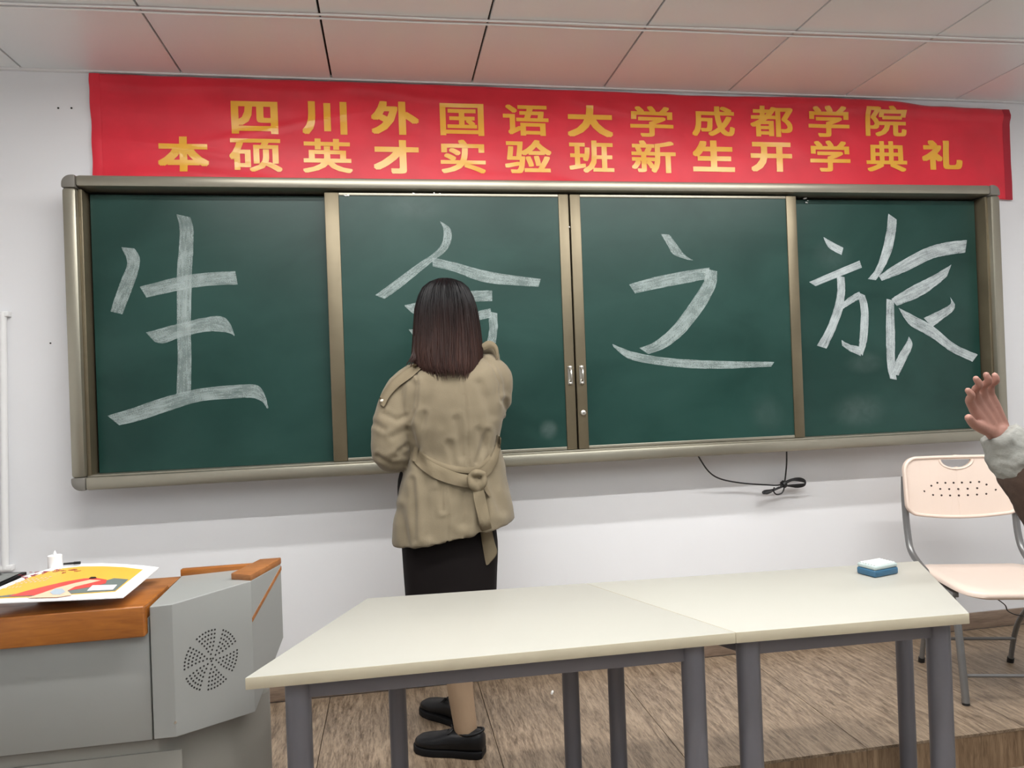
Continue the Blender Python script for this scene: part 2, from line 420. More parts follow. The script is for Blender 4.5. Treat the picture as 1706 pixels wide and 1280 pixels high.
# ------------------------------------------------------------------ chalkboard
FY = -.17; SY = -.150; RY = -.095          # frame front, sliding front, recessed front
bx0, bx1, bz0, bz1 = -1.182, 2.826, 1.058, 2.241
fw = .050
bd = thing('chalkboard', 'long green sliding chalkboard with champagne aluminium frame and chalk writing', 'chalkboard', ((bx0+bx1)/2, 0, bz0))
def rail(name, a, c, m=M_alu, parent=bd, bev=.005, **k):
    b = MB(); b.box(a, c); return obj(name, b, m, parent, bevel=bev, **k)
cw = .048
rail('top_rail', (bx0+cw, FY, bz1-fw+.006), (bx1-cw, -.001, bz1), bev=.012)
rail('bottom_rail', (bx0+cw, FY, bz0), (bx1-cw, -.001, bz0+fw), bev=.010)
rail('side_rail', (bx0, FY, bz0+cw), (bx0+fw, -.001, bz1-cw), bev=.012)
rail('side_rail', (bx1-fw, FY, bz0+cw), (bx1, -.001, bz1-cw), bev=.012)
for sx, xx in ((1, bx0), (-1, bx1)):
    for sz, zz in ((1, bz0), (-1, bz1)):
        poly = [(xx+sx*cw, 0, zz), (xx+sx*cw, 0, zz+sz*cw), (xx, 0, zz+sz*cw)]
        R = .034
        for k in range(7):
            a = PI/2*k/6
            poly.append((xx+sx*(R-R*math.cos(a)), 0, zz+sz*(R-R*math.sin(a))))
        b = MB(); b.prism([Vector(p)+Vector((0, FY-.001, 0)) for p in poly], (0, abs(FY)-.001, 0))
        obj('corner_cap', b, M_corner, bd, bevel=.004, label='grey brown rounded corner cap')
# inner liner strips left and right (bronze slots)
for xa in (bx0+fw, bx1-fw-.014):
    rail('inner_strip', (xa, -.150, bz0+fw), (xa+.014, -.001, bz1-fw), M_aluside, bev=.002)
b = MB(); b.box((bx0+fw-.002, -.040, bz0+fw-.01), (bx1-fw+.002, -.003, bz1-fw+.02)); obj('back_panel', b, M_dark, bd)
zi0, zi1 = bz0+fw, bz1-fw+.006
def Xb(px, py, y): return W(px, py, y).x
# recessed boards
f1 = MB(); f1.box((bx0+fw+.022, RY, zi0+.006), (Xb(560, 550, RY), -.045, zi1-.012)); f1o = obj('fixed_board', f1, M_board, bd)
f4 = MB(); f4.box((Xb(1322, 550, RY), RY, zi0+.006), (bx1-fw-.022, -.045, zi1-.012)); f4o = obj('fixed_board', f4, M_board, bd)
rail('track', (bx0+fw, -.150, zi0-.004), (bx1-fw, -.045, zi0+.005), M_alu, bev=.001)
# sliding boards
xm = Xb(956, 545, SY)
SL = [(Xb(548, 550, SY), xm-.0035, .056, .043), (xm+.0035, Xb(1334, 530, SY), .044, .048)]
for k, (a, c, wl, wr) in enumerate(SL):
    zt = zi1-.010; zb = zi0+.007
    sp = MB(); sp.box((a+wl-.006, SY+.006, zb+.008), (c-wr+.006, SY+.024, zt-.006))
    so = obj('sliding_board', sp, M_board, bd)
    rail('stile', (a, SY, zb), (a+wl, SY+.028, zt), M_aluside, so, .003)
    rail('stile', (c-wr, SY, zb), (c, SY+.028, zt), M_aluside, so, .003)
    rail('edge_rail', (a+wl, SY+.002, zt-.012), (c-wr, SY+.028, zt), M_alu, so, .002)
    rail('edge_rail', (a+wl, SY+.002, zb), (c-wr, SY+.028, zb+.013), M_alu, so, .002)
    hx = (xm-.024) if k == 0 else (xm+.026)
    hz = W(958, 625, SY).z
    b = MB()
    b.box((hx-.0095, SY-.003, hz-.038), (hx+.0095, SY, hz+.038))
    pts = [(hx, SY-.003, hz+.028), (hx, SY-.020, hz+.020), (hx, SY-.022, hz), (hx, SY-.020, hz-.020), (hx, SY-.003, hz-.028)]
    b.tube(pts, .0045, 8)
    b.blob((hx, SY-.006, hz+.032), (.009, .006, .009), 10, 6); b.blob((hx, SY-.006, hz-.034), (.007, .005, .007), 10, 6)
    obj('handle', b, M_steel, so, smooth=True, label='worn chrome pull handle')
    if k == 1:
        lz = W(973, 688, SY).z
        b = MB(); b.tube([(hx, SY+.001, lz), (hx, SY-.008, lz), (hx, SY-.010, lz)], [.011, .011, .008], 16)
        obj('lock', b, M_steel, so, smooth=True)
        b = MB(); b.box((hx-.001, SY-.0108, lz-.004), (hx+.0015, SY-.0098, lz+.004)); obj('keyhole', b, M_dark, so)

# chalk strokes: pairs of edge points
def ribbon_rows(pairs, sub=5):
    A = crom([(Vector((p[0], p[1], 0)), 0.0) for p in pairs], sub); B = crom([(Vector((p[2], p[3], 0)), 0.0) for p in pairs], sub)
    return [(a[0], c[0]) for a, c in zip(A, B)]
def chalk(name, strokes, y, mtl, label):
    b = MB(); rnd = random.Random(3); att = []
    for s, pairs in enumerate(strokes):
        yy = y-.0006-.00022*s
        rows = ribbon_rows(pairs, 8); n = len(rows); vs = []
        for i, (a, c) in enumerate(rows):
            j = .7*noise.noise(Vector((i*.7, s*3.1, 0))); k = .7*noise.noise(Vector((i*.8, s*5.3, 9)))
            e = (c-a); e = e.normalized() if e.length > 1e-6 else Vector((1, 0, 0))
            a2 = a+e*j; c2 = c+e*k
            for t in (0, .5, 1):
                q = a2.lerp(c2, t); vs.append(W(q.x, q.y, yy)); att.append((i*.22+s*7, t*7.0, s*3.0))
        fs = []
        for i in range(n-1):
            for t in (0, 1):
                q = i*3+t; fs.append((q, q+1, q+4, q+3))
        b.add(vs, fs)
    o = obj(name, b, mtl, bd, label=label)
    if len(o.data.vertices) == len(att):
        at = o.data.attributes.new('streak', 'FLOAT_VECTOR', 'POINT')
        at.data.foreach_set('vector', [c for a in att for c in a])
    return o
sheng = [
 [(202,412,224,414),(212,438,233,431),(202,466,229,457),(192,494,217,490),(184,519,204,524)],
 [(294,357,317,362),(299,381,322,381),(298,417,322,417),(295,452,320,452),(295,550,318,550),(296,595,319,595),(294,658,318,654)],
 [(233,478,244,496),(295,462,299,484),(338,455,341,477),(392,452,396,474)],
 [(243,554,258,570),(255,551,273,572),(295,540,302,562),(338,530,341,553),(367,527,369,553),(382,537,384,556),(391,559,390,560)],
 [(179,693,199,709),(218,681,239,699),(274,662,281,685),(331,648,334,669),(387,642,390,664),(427,642,418,663),(441,658,436,669),(447,680,445,681)]]
ming = [
 [(734,369,733,369),(750,381,739,384),(752,399,736,406),(743,418,720,424),(718,438,697,439),(669,478,651,473),(641,498,625,492)],
 [(720,429,721,444),(760,438,758,453),(817,453,810,471),(901,465,897,478)],
 [(674,509,675,511),(697,504,692,524),(720,502,718,522)],
 [(740,489,744,508),(781,485,785,503),(820,484,820,502)],
 [(780,524,783,538),(794,519,797,534),(817,514,820,529)],
 [(814,519,828,522),(815,547,829,545),(812,568,826,572)],
 [(681,549,690,549),(688,560,697,560),(690,577,702,580)]]
zhi = [
 [(1101,390,1115,391),(1113,410,1128,408),(1122,424,1140,424),(1146,433,1155,434)],
 [(1048,474,1058,489),(1090,462,1095,481),(1140,452,1143,472),(1182,446,1182,464)],
 [(1176,448,1195,452),(1172,470,1192,478),(1150,505,1172,515),(1120,545,1140,555),(1090,570,1108,580),(1065,580,1080,590)],
 [(1020,573,1022,578),(1050,585,1048,598),(1100,595,1095,608),(1160,600,1160,614),(1220,602,1220,614),(1290,603,1285,611)]]
lv = [
 [(1372,395,1372,396),(1384,402,1381,413),(1405,413,1402,425)],
 [(1348,470,1359,477),(1432,434,1436,446)],
 [(1394,459,1407,462),(1395,484,1408,484),(1390,512,1404,516),(1377,548,1391,551),(1361,576,1377,581)],
 [(1399,508,1404,515),(1420,492,1425,502),(1432,486,1434,498)],
 [(1429,487,1441,492),(1434,519,1447,519),(1432,564,1445,564),(1430,583,1437,593)],
 [(1436,578,1434,593),(1418,575,1416,585),(1402,567,1403,576)],
 [(1480,356,1494,366),(1477,384,1492,388),(1469,420,1485,420),(1459,448,1471,450),(1446,465,1459,467)],
 [(1464,460,1469,468),(1498,437,1508,453),(1544,413,1551,432),(1576,404,1580,425),(1611,400,1608,421)],
 [(1485,498,1494,510),(1519,477,1533,494),(1555,459,1562,474),(1585,441,1578,460)],
 [(1477,498,1489,501),(1476,553,1491,553),(1478,607,1491,599),(1483,631,1494,633)],
 [(1485,622,1497,626),(1495,596,1508,603),(1510,571,1520,576),(1514,561,1515,562)],
 [(1497,513,1505,528),(1526,528,1519,544),(1555,544,1551,562),(1590,573,1583,585),(1629,591,1620,603)],
 [(1539,530,1553,545),(1562,519,1569,533),(1583,507,1588,518),(1583,495,1591,507)]]
CB = SY+.006
chalk('chalk_writing', sheng, RY, M_chalk, 'broad chalk character on the leftmost board')
chalk('chalk_writing', ming, CB, M_chalk, 'half finished chalk character in front of the woman')
chalk('chalk_writing', zhi, CB, M_chalk, 'broad chalk character on the third board')
chalk('chalk_writing', lv, RY, M_chalkw, 'bright chalk character on the rightmost board')
# chalk chips along the edges
b = MB(); rnd = random.Random(5)
chips = [(388,786,RY),(443,784,RY),(1490,738,RY),(1500,736,RY),(1510,735,RY),(1480,740,RY),(1245,745,CB),(950,560,CB),(949,650,CB),(1332,740,CB),(1326,745,CB),(946,500,CB),(945,420,CB),(1336,672,CB),(944,380,CB),(1325,590,CB),
         (150,795,RY),(160,792,RY),(1470,741,RY),(1340,330,RY),(1342,336,RY),(575,325,CB),(690,322,CB),(728,322,CB),(981,752,CB)]
for px, py, yy in chips:
    p = W(px, py, yy-.004)
    for _ in range(3):
        q = p+Vector((rnd.uniform(-.012, .012), 0, rnd.uniform(-.005, .005)))
        b.blob(q, (rnd.uniform(.002, .006), .002, rnd.uniform(.0015, .004)), 5, 3)
obj('chalk_chips', b, M_chalksolid, bd, kind='stuff')

# cord under the board
t = thing('power_cord', 'black power cord looped in a bundle under the chalkboard', 'cord', tuple(W(1311, 806, -.05)))
b = MB()
Y = -.05
b.tube(smooth_path([Vector((W(1163,762,-.09).x, -.09, bz0-.005)), W(1180,785,-.08), W(1200,798,-.07), W(1235,805,Y), W(1275,808,Y), W(1300,808,Y), W(1322,798,Y)]), .0034, 8)
b.tube(smooth_path([Vector((W(1311,762,-.09).x, -.09, bz0-.005)), W(1310.5,772,-.08), W(1309,790,Y), W(1307,806,Y)]), .0034, 8)
obj('cord', b, M_black, t, smooth=True)
b = MB()
for k in range(3):
    o = k*2.2; yy = Y-.006-.004*k
    b.tube(smooth_path([W(1300,807+o,yy), W(1318,799+o*.5,yy), W(1332,797+o,yy), W(1341,801+o*.6,yy), W(1340,809-o*.6,yy), W(1328,812-o,yy), W(1308,810,yy), W(1288,816+o*.4,yy), W(1274,818+o,yy), W(1271,821,yy), W(1280,820+o*.5,yy), W(1298,812,yy)]), .0035, 8)
b.tube(smooth_path([W(1290,812,Y-.02), W(1289,819,Y-.02), W(1294,824,Y-.02), W(1302,822,Y-.02), W(1306,815,Y-.02), W(1306,808,Y-.02)]), .0033, 8)
obj('cord_bundle', b, M_black, t, smooth=True)
b = MB(); c = W(1306, 807, Y-.008); b.tube([c+Vector((-.006, 0, -.004)), c+Vector((.006, 0, .004))], .017, 12); obj('cable_tie', b, M_black, t, smooth=True)

# ------------------------------------------------------------------ banner
bn = thing('banner', 'long red cloth banner with two rows of gold characters above the chalkboard', 'banner', (.95, 0, 2.26))
def interp(tab, x):
    if x <= tab[0][0]: return tab[0][1]
    for (a, va), (c, vc) in zip(tab[:-1], tab[1:]):
        if x <= c:
            t = (x-a)/(c-a); t = t*t*(3-2*t); return va+(vc-va)*t
    return tab[-1][1]
bl, br_ = W(152, 200, -.02).x, W(1684, 240, -.02).x
ZT = 2.688
TOP = [(bl, ZT), (bl+.4, ZT-.003), (bl+1.2, ZT-.001), (bl+1.9, ZT-.004), (bl+2.6, ZT-.010), (bl+3.1, ZT-.002), (bl+3.5, ZT-.006), (bl+3.75, ZT-.028), (br_, ZT-.030)]
BOT = [(bl, 2.247), (2.840, 2.247), (2.865, 2.222), (br_, 2.214)]
def cloth(x, z):
    v = (z-2.24)/(2.69-2.24); u = x-bl
    d = .012
    d += .004*noise.noise(Vector((u*2.2, v*1.6, 1))) + .0028*noise.noise(Vector((u*7+v*3, v*4, 5)))
    d += .006*math.exp(-((v-.93+.03*math.sin(u*3.3)+.02*math.sin(u*9))/.045)**2)*(.5+.5*math.sin(u*2.1+1))
    d += .005*max(0, 1-abs(v-.9+.25*(u-1.2))/.06)*math.exp(-((u-1.2)/.35)**2)
    d += .004*math.exp(-((v-.06-.06*math.sin(u*5))/.05)**2)*(.5+.5*math.sin(u*4.0))
    if u > 3.0: d += .012*math.exp(-((v-.92+.06*(u-3.0))/.05)**2)*min(1, (u-3.0)*3)
    d += .0030*math.sin(v*20+u*1.7)*math.exp(-u*2.4)
    d += .0035*max(0, 1-abs(v-.55-.5*(u-.7))/.05)*math.exp(-((u-.7)/.3)**2)+.003*max(0, 1-abs(v-.35+.35*(u-.3))/.05)*math.exp(-((u-.35)/.3)**2)
    d += .004*max(0, 1-abs(v-.88+.5*(u-2.0))/.05)*math.exp(-((u-2.05)/.16)**2)+.003*max(0, 1-abs(v-.45-.8*(u-3.7))/.05)*math.exp(-((u-3.75)/.16)**2)
    d += .0015*math.sin(u*31+3*v)*math.exp(-((v-.95)/.12)**2)
    return max(d, .004)
b = MB(); NX, NZ = 330, 44
vs = []
for j in range(NZ+1):
    for i in range(NX+1):
        x = bl+(br_-bl)*i/NX
        zt, zb = interp(TOP, x), interp(BOT, x); z = zb+(zt-zb)*j/NZ
        xx = x + .006*math.sin(z*9) * (1 if i in (0, NX) else 0)
        vs.append((xx, -cloth(x, z), z))
fs = [(j*(NX+1)+i, j*(NX+1)+i+1, (j+1)*(NX+1)+i+1, (j+1)*(NX+1)+i) for j in range(NZ) for i in range(NX)]
b.add(vs, fs)
co = obj('cloth', b, M_red, bn, smooth=True)
so_ = co.modifiers.new('thickness', 'SOLIDIFY'); so_.thickness = .0012; so_.offset = 1 if False else -1
# side hems
for xa, xb in ((bl-.003, bl+.034), (br_-.036, br_+.004)):
    b = MB(); vs = []
    for j in range(31):
        for i in range(4):
            x = xa+(xb-xa)*i/3; zt, zb = interp(TOP, x), interp(BOT, x); z = zb+(zt-zb)*j/30
            vs.append((x, -cloth(x, z)-.002-.002*math.sin(PI*i/3), z))
    b.add(vs, [(j*4+i, j*4+i+1, (j+1)*4+i+1, (j+1)*4+i) for j in range(30) for i in range(3)])
    obj('hem', b, M_redd if xa > 1 else M_red, bn, smooth=True)
def glyph(ch, cx, cz, w, h, e=.018):
    cu = bpy.data.curves.new('g', 'FONT'); cu.body = ch; cu.resolution_u = 3
    o = bpy.data.objects.new('g', cu); COL.objects.link(o)
    bpy.context.view_layer.update()
    me = bpy.data.meshes.new_from_object(o.evaluated_get(bpy.context.evaluated_depsgraph_get()))
    bpy.data.objects.remove(o)
    xs_ = [v.co.x for v in me.vertices]; ys_ = [v.co.y for v in me.vertices]
    gx, gy = (min(xs_)+max(xs_))/2, (min(ys_)+max(ys_))/2
    gw = max(xs_)-min(xs_); gh = max(ys_)-min(ys_)
    ex, ez = w*e, h*e*1.05
    kx = (w-2*ex)/gw; ky = (h-2*ez)/gh
    bm = bmesh.new(); bm.from_mesh(me); bpy.data.meshes.remove(me)
    bmesh.ops.remove_doubles(bm, verts=bm.verts, dist=1e-5)
    for v in bm.verts: v.co = Vector((cx+(v.co.x-gx)*kx, 0, cz+(v.co.y-gy)*ky))
    for k in range(1, 10):
        bmesh.ops.bisect_plane(bm, geom=bm.verts[:]+bm.edges[:]+bm.faces[:], plane_co=(cx-w/2+w*k/10, 0, 0), plane_no=(1, 0, 0))
    for k in range(1, 7):
        bmesh.ops.bisect_plane(bm, geom=bm.verts[:]+bm.edges[:]+bm.faces[:], plane_co=(0, 0, cz-h/2+h*k/7), plane_no=(0, 0, 1))
    bmesh.ops.triangulate(bm, faces=bm.faces[:])
    V = [v.co.copy() for v in bm.verts]; bm.verts.index_update(); Fc = [[v.index for v in f.verts] for f in bm.faces]; bm.free()
    b = MB()
    for n_, (sx, sz) in enumerate(((0, 0), (1, 1), (-1, 1), (1, -1), (-1, -1), (1, 0), (-1, 0), (0, 1), (0, -1))):
        b.add([(v.x+sx*ex, -cloth(v.x+sx*ex, v.z+sz*ez)-.0026-.00005*n_, v.z+sz*ez) for v in V], Fc)
    off = root_loc(bn)
    me = bpy.data.meshes.new('character'); me.from_pydata([tuple(v-off) for v in b.v], [], b.f)
    me.materials.append(M_gold)
    o = bpy.data.objects.new('character', me); COL.objects.link(o); o.parent = bn
R1 = [('四',385,463,169,223),('川',503,578,169,224),('外',618,698,169,224),('国',733,806,173,226),('语',838,914,175,226),('大',945,1021,176,228),('学',1050,1122,177,228),
      ('成',1153,1224,177,227),('都',1250,1321,177,228),('学',1347,1415,177,228),('院',1442,1510,177,227)]
R2 = [('本',262,348,227,286),('硕',382,470,231,286),('英',504,587,231,288),('才',622,698,233,289),('实',734,809,233,289),('验',841,919,233,289),('班',948,1023,234,288),
      ('新',1052,1126,234,288),('生',1154,1224,234,286),('开',1251,1320,237,286),('学',1350,1417,234,286),('典',1444,1511,235,286),('礼',1536,1603,234,283)]
for ch, a, c, t_, bo in R1+R2:
    p = W(a, (t_+bo)/2, -.016); q = W(c, (t_+bo)/2, -.016); u = W((a+c)/2, t_, -.016); d_ = W((a+c)/2, bo, -.016)
    glyph(ch, (p.x+q.x)/2, (u.z+d_.z)/2, q.x-p.x, u.z-d_.z, .036 if ch in '四川外大本才生开礼' else .022)

# ------------------------------------------------------------------ console (lectern)
A = Vector((-.602, -1.20)); B = Vector((-.389, -1.051)); C = Vector((-.330, -.915)); D = Vector((-.330, -.902))
L = -1.30; TZ = .893
cs = thing('teaching_console', 'grey metal teaching console with orange wood top edge and perforated side speaker', 'lectern', (-.85, -1.05, 0))
def vp(p, z): return Vector((p[0], p[1], z))
# lower cabinet (recessed)
b = MB()
lowp = [(L, -1.165), (-.60, -1.165), (-.455, -1.06), (-.375, -.93), (-.375, -.902), (L, -.902)]
b.prism([vp(p, .001) for p in lowp], (0, 0, .54)); obj('lower_cabinet', b, M_greyd, cs, bevel=.003)
b = MB(); b.box((L+.02, -1.172, .03), (-.545, -1.1655, .512)); obj('cabinet_door', b, M_greyd, cs, bevel=.0015)
# upper body left of the speaker
b = MB(); b.prism([vp(p, .553) for p in ((L, -1.195), (A.x-.002, -1.195), (A.x-.002, -.902), (L, -.902))], (0, 0, .30)); 
zf = W(120, 1068, -1.2).z
obj('front_panel', b, M_grey, cs, bevel=.003)
# wood lip
b = MB(); b.box((L, -1.222, zf), (-.606, -1.02, TZ-.004)); obj('wood_lip', b, M_owood, cs, bevel=.004, seg=3)
# speaker box, angled face with cut lower corner
n = Vector(((B-A).y, -(B-A).x)).normalized()     # outward
zb = .553; 
S0 = A+Vector((.002, 0)); 
b = MB()
top = [vp(A+Vector((.003, -.002)), TZ-.012), vp(A+Vector((.055, -.002)), TZ-.010), vp(B, TZ-.004), vp(C, TZ+.004), vp((-.34, -.903), TZ+.004), vp((A.x+.003, -.903), TZ-.006)]
bot = [vp(A+Vector((.003, -.002)), .557), vp(A+Vector((.055, -.002)), .557), vp(B, .535), vp(C, .685), vp((-.34, -.903), .685), vp((A.x+.003, -.903), .557)]
b.loft([bot, top]); spk = obj('speaker_box', b, M_grey, cs, bevel=.002, seg=2); spk.data.set_sharp_from_angle(angle=math.radians(14))
# holes: six-armed perforation
A2 = vp(A+Vector((.055, -.002)), 0); Bv = vp(B, 0); ux = (Bv-A2).normalized(); nn = Vector((ux.y, -ux.x, 0))
def on_face(px, py):
    r = ray(px, py); t = (A2-CAM).dot(nn)/r.dot(nn); return CAM+r*t
cc = on_face(352.5, 1099); R_ = (on_face(352.5, 1052)-cc).length*1.02
b = MB()
for ring in range(0, 8):
    rr = R_*ring/7.3+.004
    cnt = 3 if ring == 0 else 1+int(ring*.95)
    for sec in range(6):
        if ring == 0 and sec % 2: continue
        for k in range(cnt if ring else 1):
            a = sec*PI/3 + .14*ring/7 + .16 + (k+.5)/max(cnt, 1)*(PI/3-.22)*(1 if ring > 2 else 1.1)
            c = cc+ux*(math.cos(a)*rr*.98)+Vector((0, 0, 1))*(math.sin(a)*rr)
            b.tube([c-nn*.001, c+nn*.0006], .0027, 6)
obj('speaker_holes', b, M_dark, spk, kind='stuff')
# end panel wood rim and trim
b = MB()
e = Vector((.941, -.338, 0))*.0
b.prism([vp(B+Vector((-.055, .02)), TZ-.002), vp(B, TZ-.006), vp(C, TZ+.004), vp(C+Vector((0, .010)), TZ+.004), vp(C+Vector((-.060, .010)), TZ+.004)], (0, 0, .018))
obj('wood_rim', b, M_owood2, cs, bevel=.003)
b = MB(); b.box((A.x+.0, -.925, TZ-.008), (-.388, -.903, TZ+.012)); obj('wood_rim', b, M_owood, cs, bevel=.003)
b = MB(); dn = Vector((.917, -.398, 0))*.0015
p0 = vp(B, TZ-.115); p1 = vp(C, TZ-.012)
b.prism([p0+dn, p1+dn, p1+dn+Vector((0, 0, .011)), p0+dn+Vector((0, 0, .011))], (-.002, .0008, 0)); obj('wood_trim', b, M_owood2, cs)
# back plinth strip of desktop
b = MB(); b.box((L, -1.02, TZ-.045), (A.x-.003, -.903, TZ-.012)); obj('desk_top', b, M_owood2, cs)
b = MB(); c = W(295, 1203, -1.12); 
q = on_face(292, 1204); b.tube([q, q+nn*.001], .0035, 10); obj('screw', b, M_steel, spk)

# poster lying on it
pA = W(205, 997, -1.222); pB = W(0, 1006, -1.232); pC = W(265, 947, -.95)
pn = (pA-pB).cross(pC-pA).normalized()
def on_poster(px, py, lift=0):
    r = ray(px, py); t = (pA-CAM).dot(pn)/r.dot(pn); p = CAM+r*t
    return p + pn*(lift if pn.z > 0 else -lift)
ps = thing('poster', 'orange printed poster with white border lying on the wooden console top', 'poster', tuple(pA))
outl = [(-95,1011),(0,1006),(60,1003.5),(120,1001),(205,997),(225,981),(245,964),(265,947),(240,944),(205,941.5),(170,940),(135,941),(105,944),(80,950),(50,959),(20,971),(-10,984),(-60,1000)]
def flatpoly(name, pts, m, lift, th=.0006, parent=ps, label=None):
    b = MB(); s = 1 if pn.z > 0 else -1
    b.prism([on_poster(x, y, lift) for x, y in pts], pn*s*th); return obj(name, b, m, parent, label=label)
def pm(n_, c, r=.5): return mat(n_, c, r)
flatpoly('sheet', outl, pm('poster_white', (.84, .84, .84)), 0, .0025)
flatpoly('printed_field', [(-70,1003),(0,999.5),(60,997),(120,993),(192,988),(238,951),(205,947),(170,945.6),(135,946),(105,949),(80,955),(50,964),(20,977),(-20,993)], pm('poster_orange', (.72, .40, .05)), .0027)
flatpoly('printed_band', [(-70,1002),(0,998),(60,996),(120,992),(192,987),(214,968),(190,966),(160,975),(60,988),(0,996)], pm('poster_grey', (.13, .16, .15)), .0034)
flatpoly('printed_figure', [(15,996.5),(40,989),(75,980),(110,972),(140,967),(160,966),(178,969),(176,975),(150,981),(120,986),(80,992),(60,995)], pm('poster_red', (.65, .06, .05)), .0041, label='red figure shape')
flatpoly('printed_arm', [(45,1000),(70,992),(95,983),(125,975),(150,969.5),(168,970.5),(150,975),(125,981),(112,988),(120,995),(95,999)], pm('poster_skin', (.80, .48, .33)), .0048)
flatpoly('printed_ball', [(83,991),(92,985),(104,985),(109,990),(100,995),(88,995)], pm('poster_blue', (.35, .42, .48)), .0055)
flatpoly('printed_paper', [(145,988),(154,979),(195,978),(188,986)], M_white, .0048)
flatpoly('printed_hair', [(148,967.5),(152,965),(159,965),(161,967),(154,968)], M_black, .0055)
# lettering strokes (illegible in the photo)
b = MB(); rnd = random.Random(2)
mk = pm('poster_lettering_dark', (.30, .03, .04)); s = 1 if pn.z > 0 else -1
def mark(b, x0, y0, x1, y1, w, lift):
    dx, dy = x1-x0, y1-y0; l = math.hypot(dx, dy) or 1; nx, ny = -dy/l*w, dx/l*w*.6
    b.prism([on_poster(x0-nx, y0-ny, lift), on_poster(x1-nx*.4, y1-ny*.4, lift), on_poster(x1+nx*.4, y1+ny*.4, lift), on_poster(x0+nx, y0+ny, lift)], pn*s*.0005)
for gx, gy in ((36,964),(52,959),(70,957),(92,955),(108,955),(122,953)):
    for k in range(6):
        x = gx+rnd.uniform(-6, 6); y = gy+rnd.uniform(-3.4, 3.4)
        mark(b, x, y, x+rnd.uniform(3, 9), y-rnd.uniform(-.6, 2.6), .7, .0036)
obj('lettering', b, mk, ps)
b = MB()
for row in range(3):
    for k in range(9):
        x = 22+k*7.5-row*5; y = 972-k*1.0+row*3
        if x > 92: continue
        for _ in range(2): mark(b, x, y+rnd.uniform(-1, 1), x+rnd.uniform(3, 5), y-rnd.uniform(0, 1.6), .45, .0036)
for k in range(6): mark(b, 2+k*6, 984-k*.6, 6+k*6, 982-k*.6, .6, .0036)
obj('lettering', b, pm('poster_lettering_pale', (.80, .55, .45)), ps)

# objects on / behind the console top
SH = TZ-.012
t = thing('tealight', 'white battery tealight with pointed flame behind the poster', 'candle', tuple(W(92, 944, -.915)))
c = W(92, 944, -.915); c.z = SH+.0; zt = W(92, 925, -.915).z; zfl = W(92, 918, -.915).z
b = MB(); b.tube([(c.x, c.y, SH+.012), (c.x, c.y, zt-.001), (c.x, c.y, zt)], [.0185, .0175, .016], 24); obj('body', b, M_white, t, smooth=True, bevel=0)
b = MB(); b.tube([(c.x, c.y, zt-.001), (c.x, c.y, zt+.003), (c.x, c.y, zt+.008), (c.x+.0005, c.y, zt+.0125)], [.0035, .0045, .0028, .0004], 12); obj('flame_tip', b, M_white, t, smooth=True)
b = MB(); b.box((c.x-.09, -.97, SH+.0005), (c.x+.075, -.904, SH+.0115)); 
tag(obj('black_folder', b, M_black, bevel=.002, loc=(c.x, -.935, SH)), 'flat black folder beneath the tealight at the back of the console', 'folder')
pa, pb = W(106, 940, -.908), W(133, 938, -.908)
b = MB(); b.tube([pa, pa.lerp(pb, .5), pb], [.0028, .0034, .0036], 10); 
t2 = thing('marker_pen', 'thin black marker pen lying right of the tealight', 'pen', tuple(pa)); obj('barrel', b, M_black, t2, smooth=True)
b = MB(); b.tube([pb-Vector((.015, 0, .0)), pb+Vector((.001, 0, 0))], .0042, 10); obj('cap', b, M_shoe, t2, smooth=True)
t = thing('tablet', 'black tablet with grey screen standing tilted at the far left of the console', 'tablet', tuple(W(10, 972, -1.05)))
b = MB(); q = [W(-60, 985, -1.03), W(0, 975, -1.02), W(44, 953, -.94), W(-20, 955, -.94)]
b.prism(q, (0, .001, -.008)); obj('case', b, M_black, t)
b = MB(); q = [W(-50, 981, -1.022), W(0, 971, -1.012), W(36, 955, -.945), W(-15, 958, -.945)]
b.prism([p+Vector((0, -.001, .0012)) for p in q], (0, 0, .001)); obj('screen', b, mat('tablet_screen', (.13, .14, .13), .25), t)
# keep the tablet supported
b = MB(); b.box((-.93, -1.02, SH+.0005), (-.84, -.96, SH+.04)); obj('stand', b, M_black, t, bevel=.003)

# ------------------------------------------------------------------ tables
TT = .77; TK = .027
def table(corners, legs, label, seam):
    cx = sum(c.x for c in corners)/4; cy = sum(c.y for c in corners)/4
    t = thing('trapezoid_table', label, 'table', (cx, cy, 0), group='trapezoid tables')
    b = MB(); b.prism([Vector((c.x, c.y, TT-TK)) for c in corners], (0, 0, TK))
    o = obj('tabletop', b, M_table, t, bevel=.0015, seg=2)
    o.data.materials.append(M_tedge)
    for p in o.data.polygons:
        if abs(p.normal.z) < .5: p.material_index = 1
    for (x, y, r) in legs:
        b = MB(); b.tube([(x, y, .006), (x, y, .02), (x, y, TT-TK-.0005)], [r, r, r], 24); lo_ = obj('leg', b, M_leg, t, smooth=True)
        b = MB(); b.tube([(x, y, .0005), (x, y, .007)], r*1.03, 20); obj('foot_cap', b, M_black, lo_, smooth=True)
    for i in range(4):
        a, c = legs[i], legs[(i+1) % 4]
        av, cv = Vector((a[0], a[1])), Vector((c[0], c[1])); d = (cv-av).normalized(); nn_ = Vector((-d.y, d.x))*.012
        b = MB(); p = [av+nn_, cv+nn_, cv-nn_, av-nn_]
        b.prism([vp(q, TT-TK-.049) for q in p], (0, 0, .0485)); obj('apron', b, M_leg, t, bevel=.002)
    return t
g = .0008
FL = Wz(408, 1130, TT); FM = Wz(1226, 1054, TT); FRt = Wz(1615, 1022, TT)
BL = Wz(612, 997, TT); BM = Wz(976, 972, TT); BR = Wz(1530, 935, TT)
def lx(px, py, y, r=.029): return (W(px, py, y).x, y, r)
sd = (BM-FM).normalized()*0
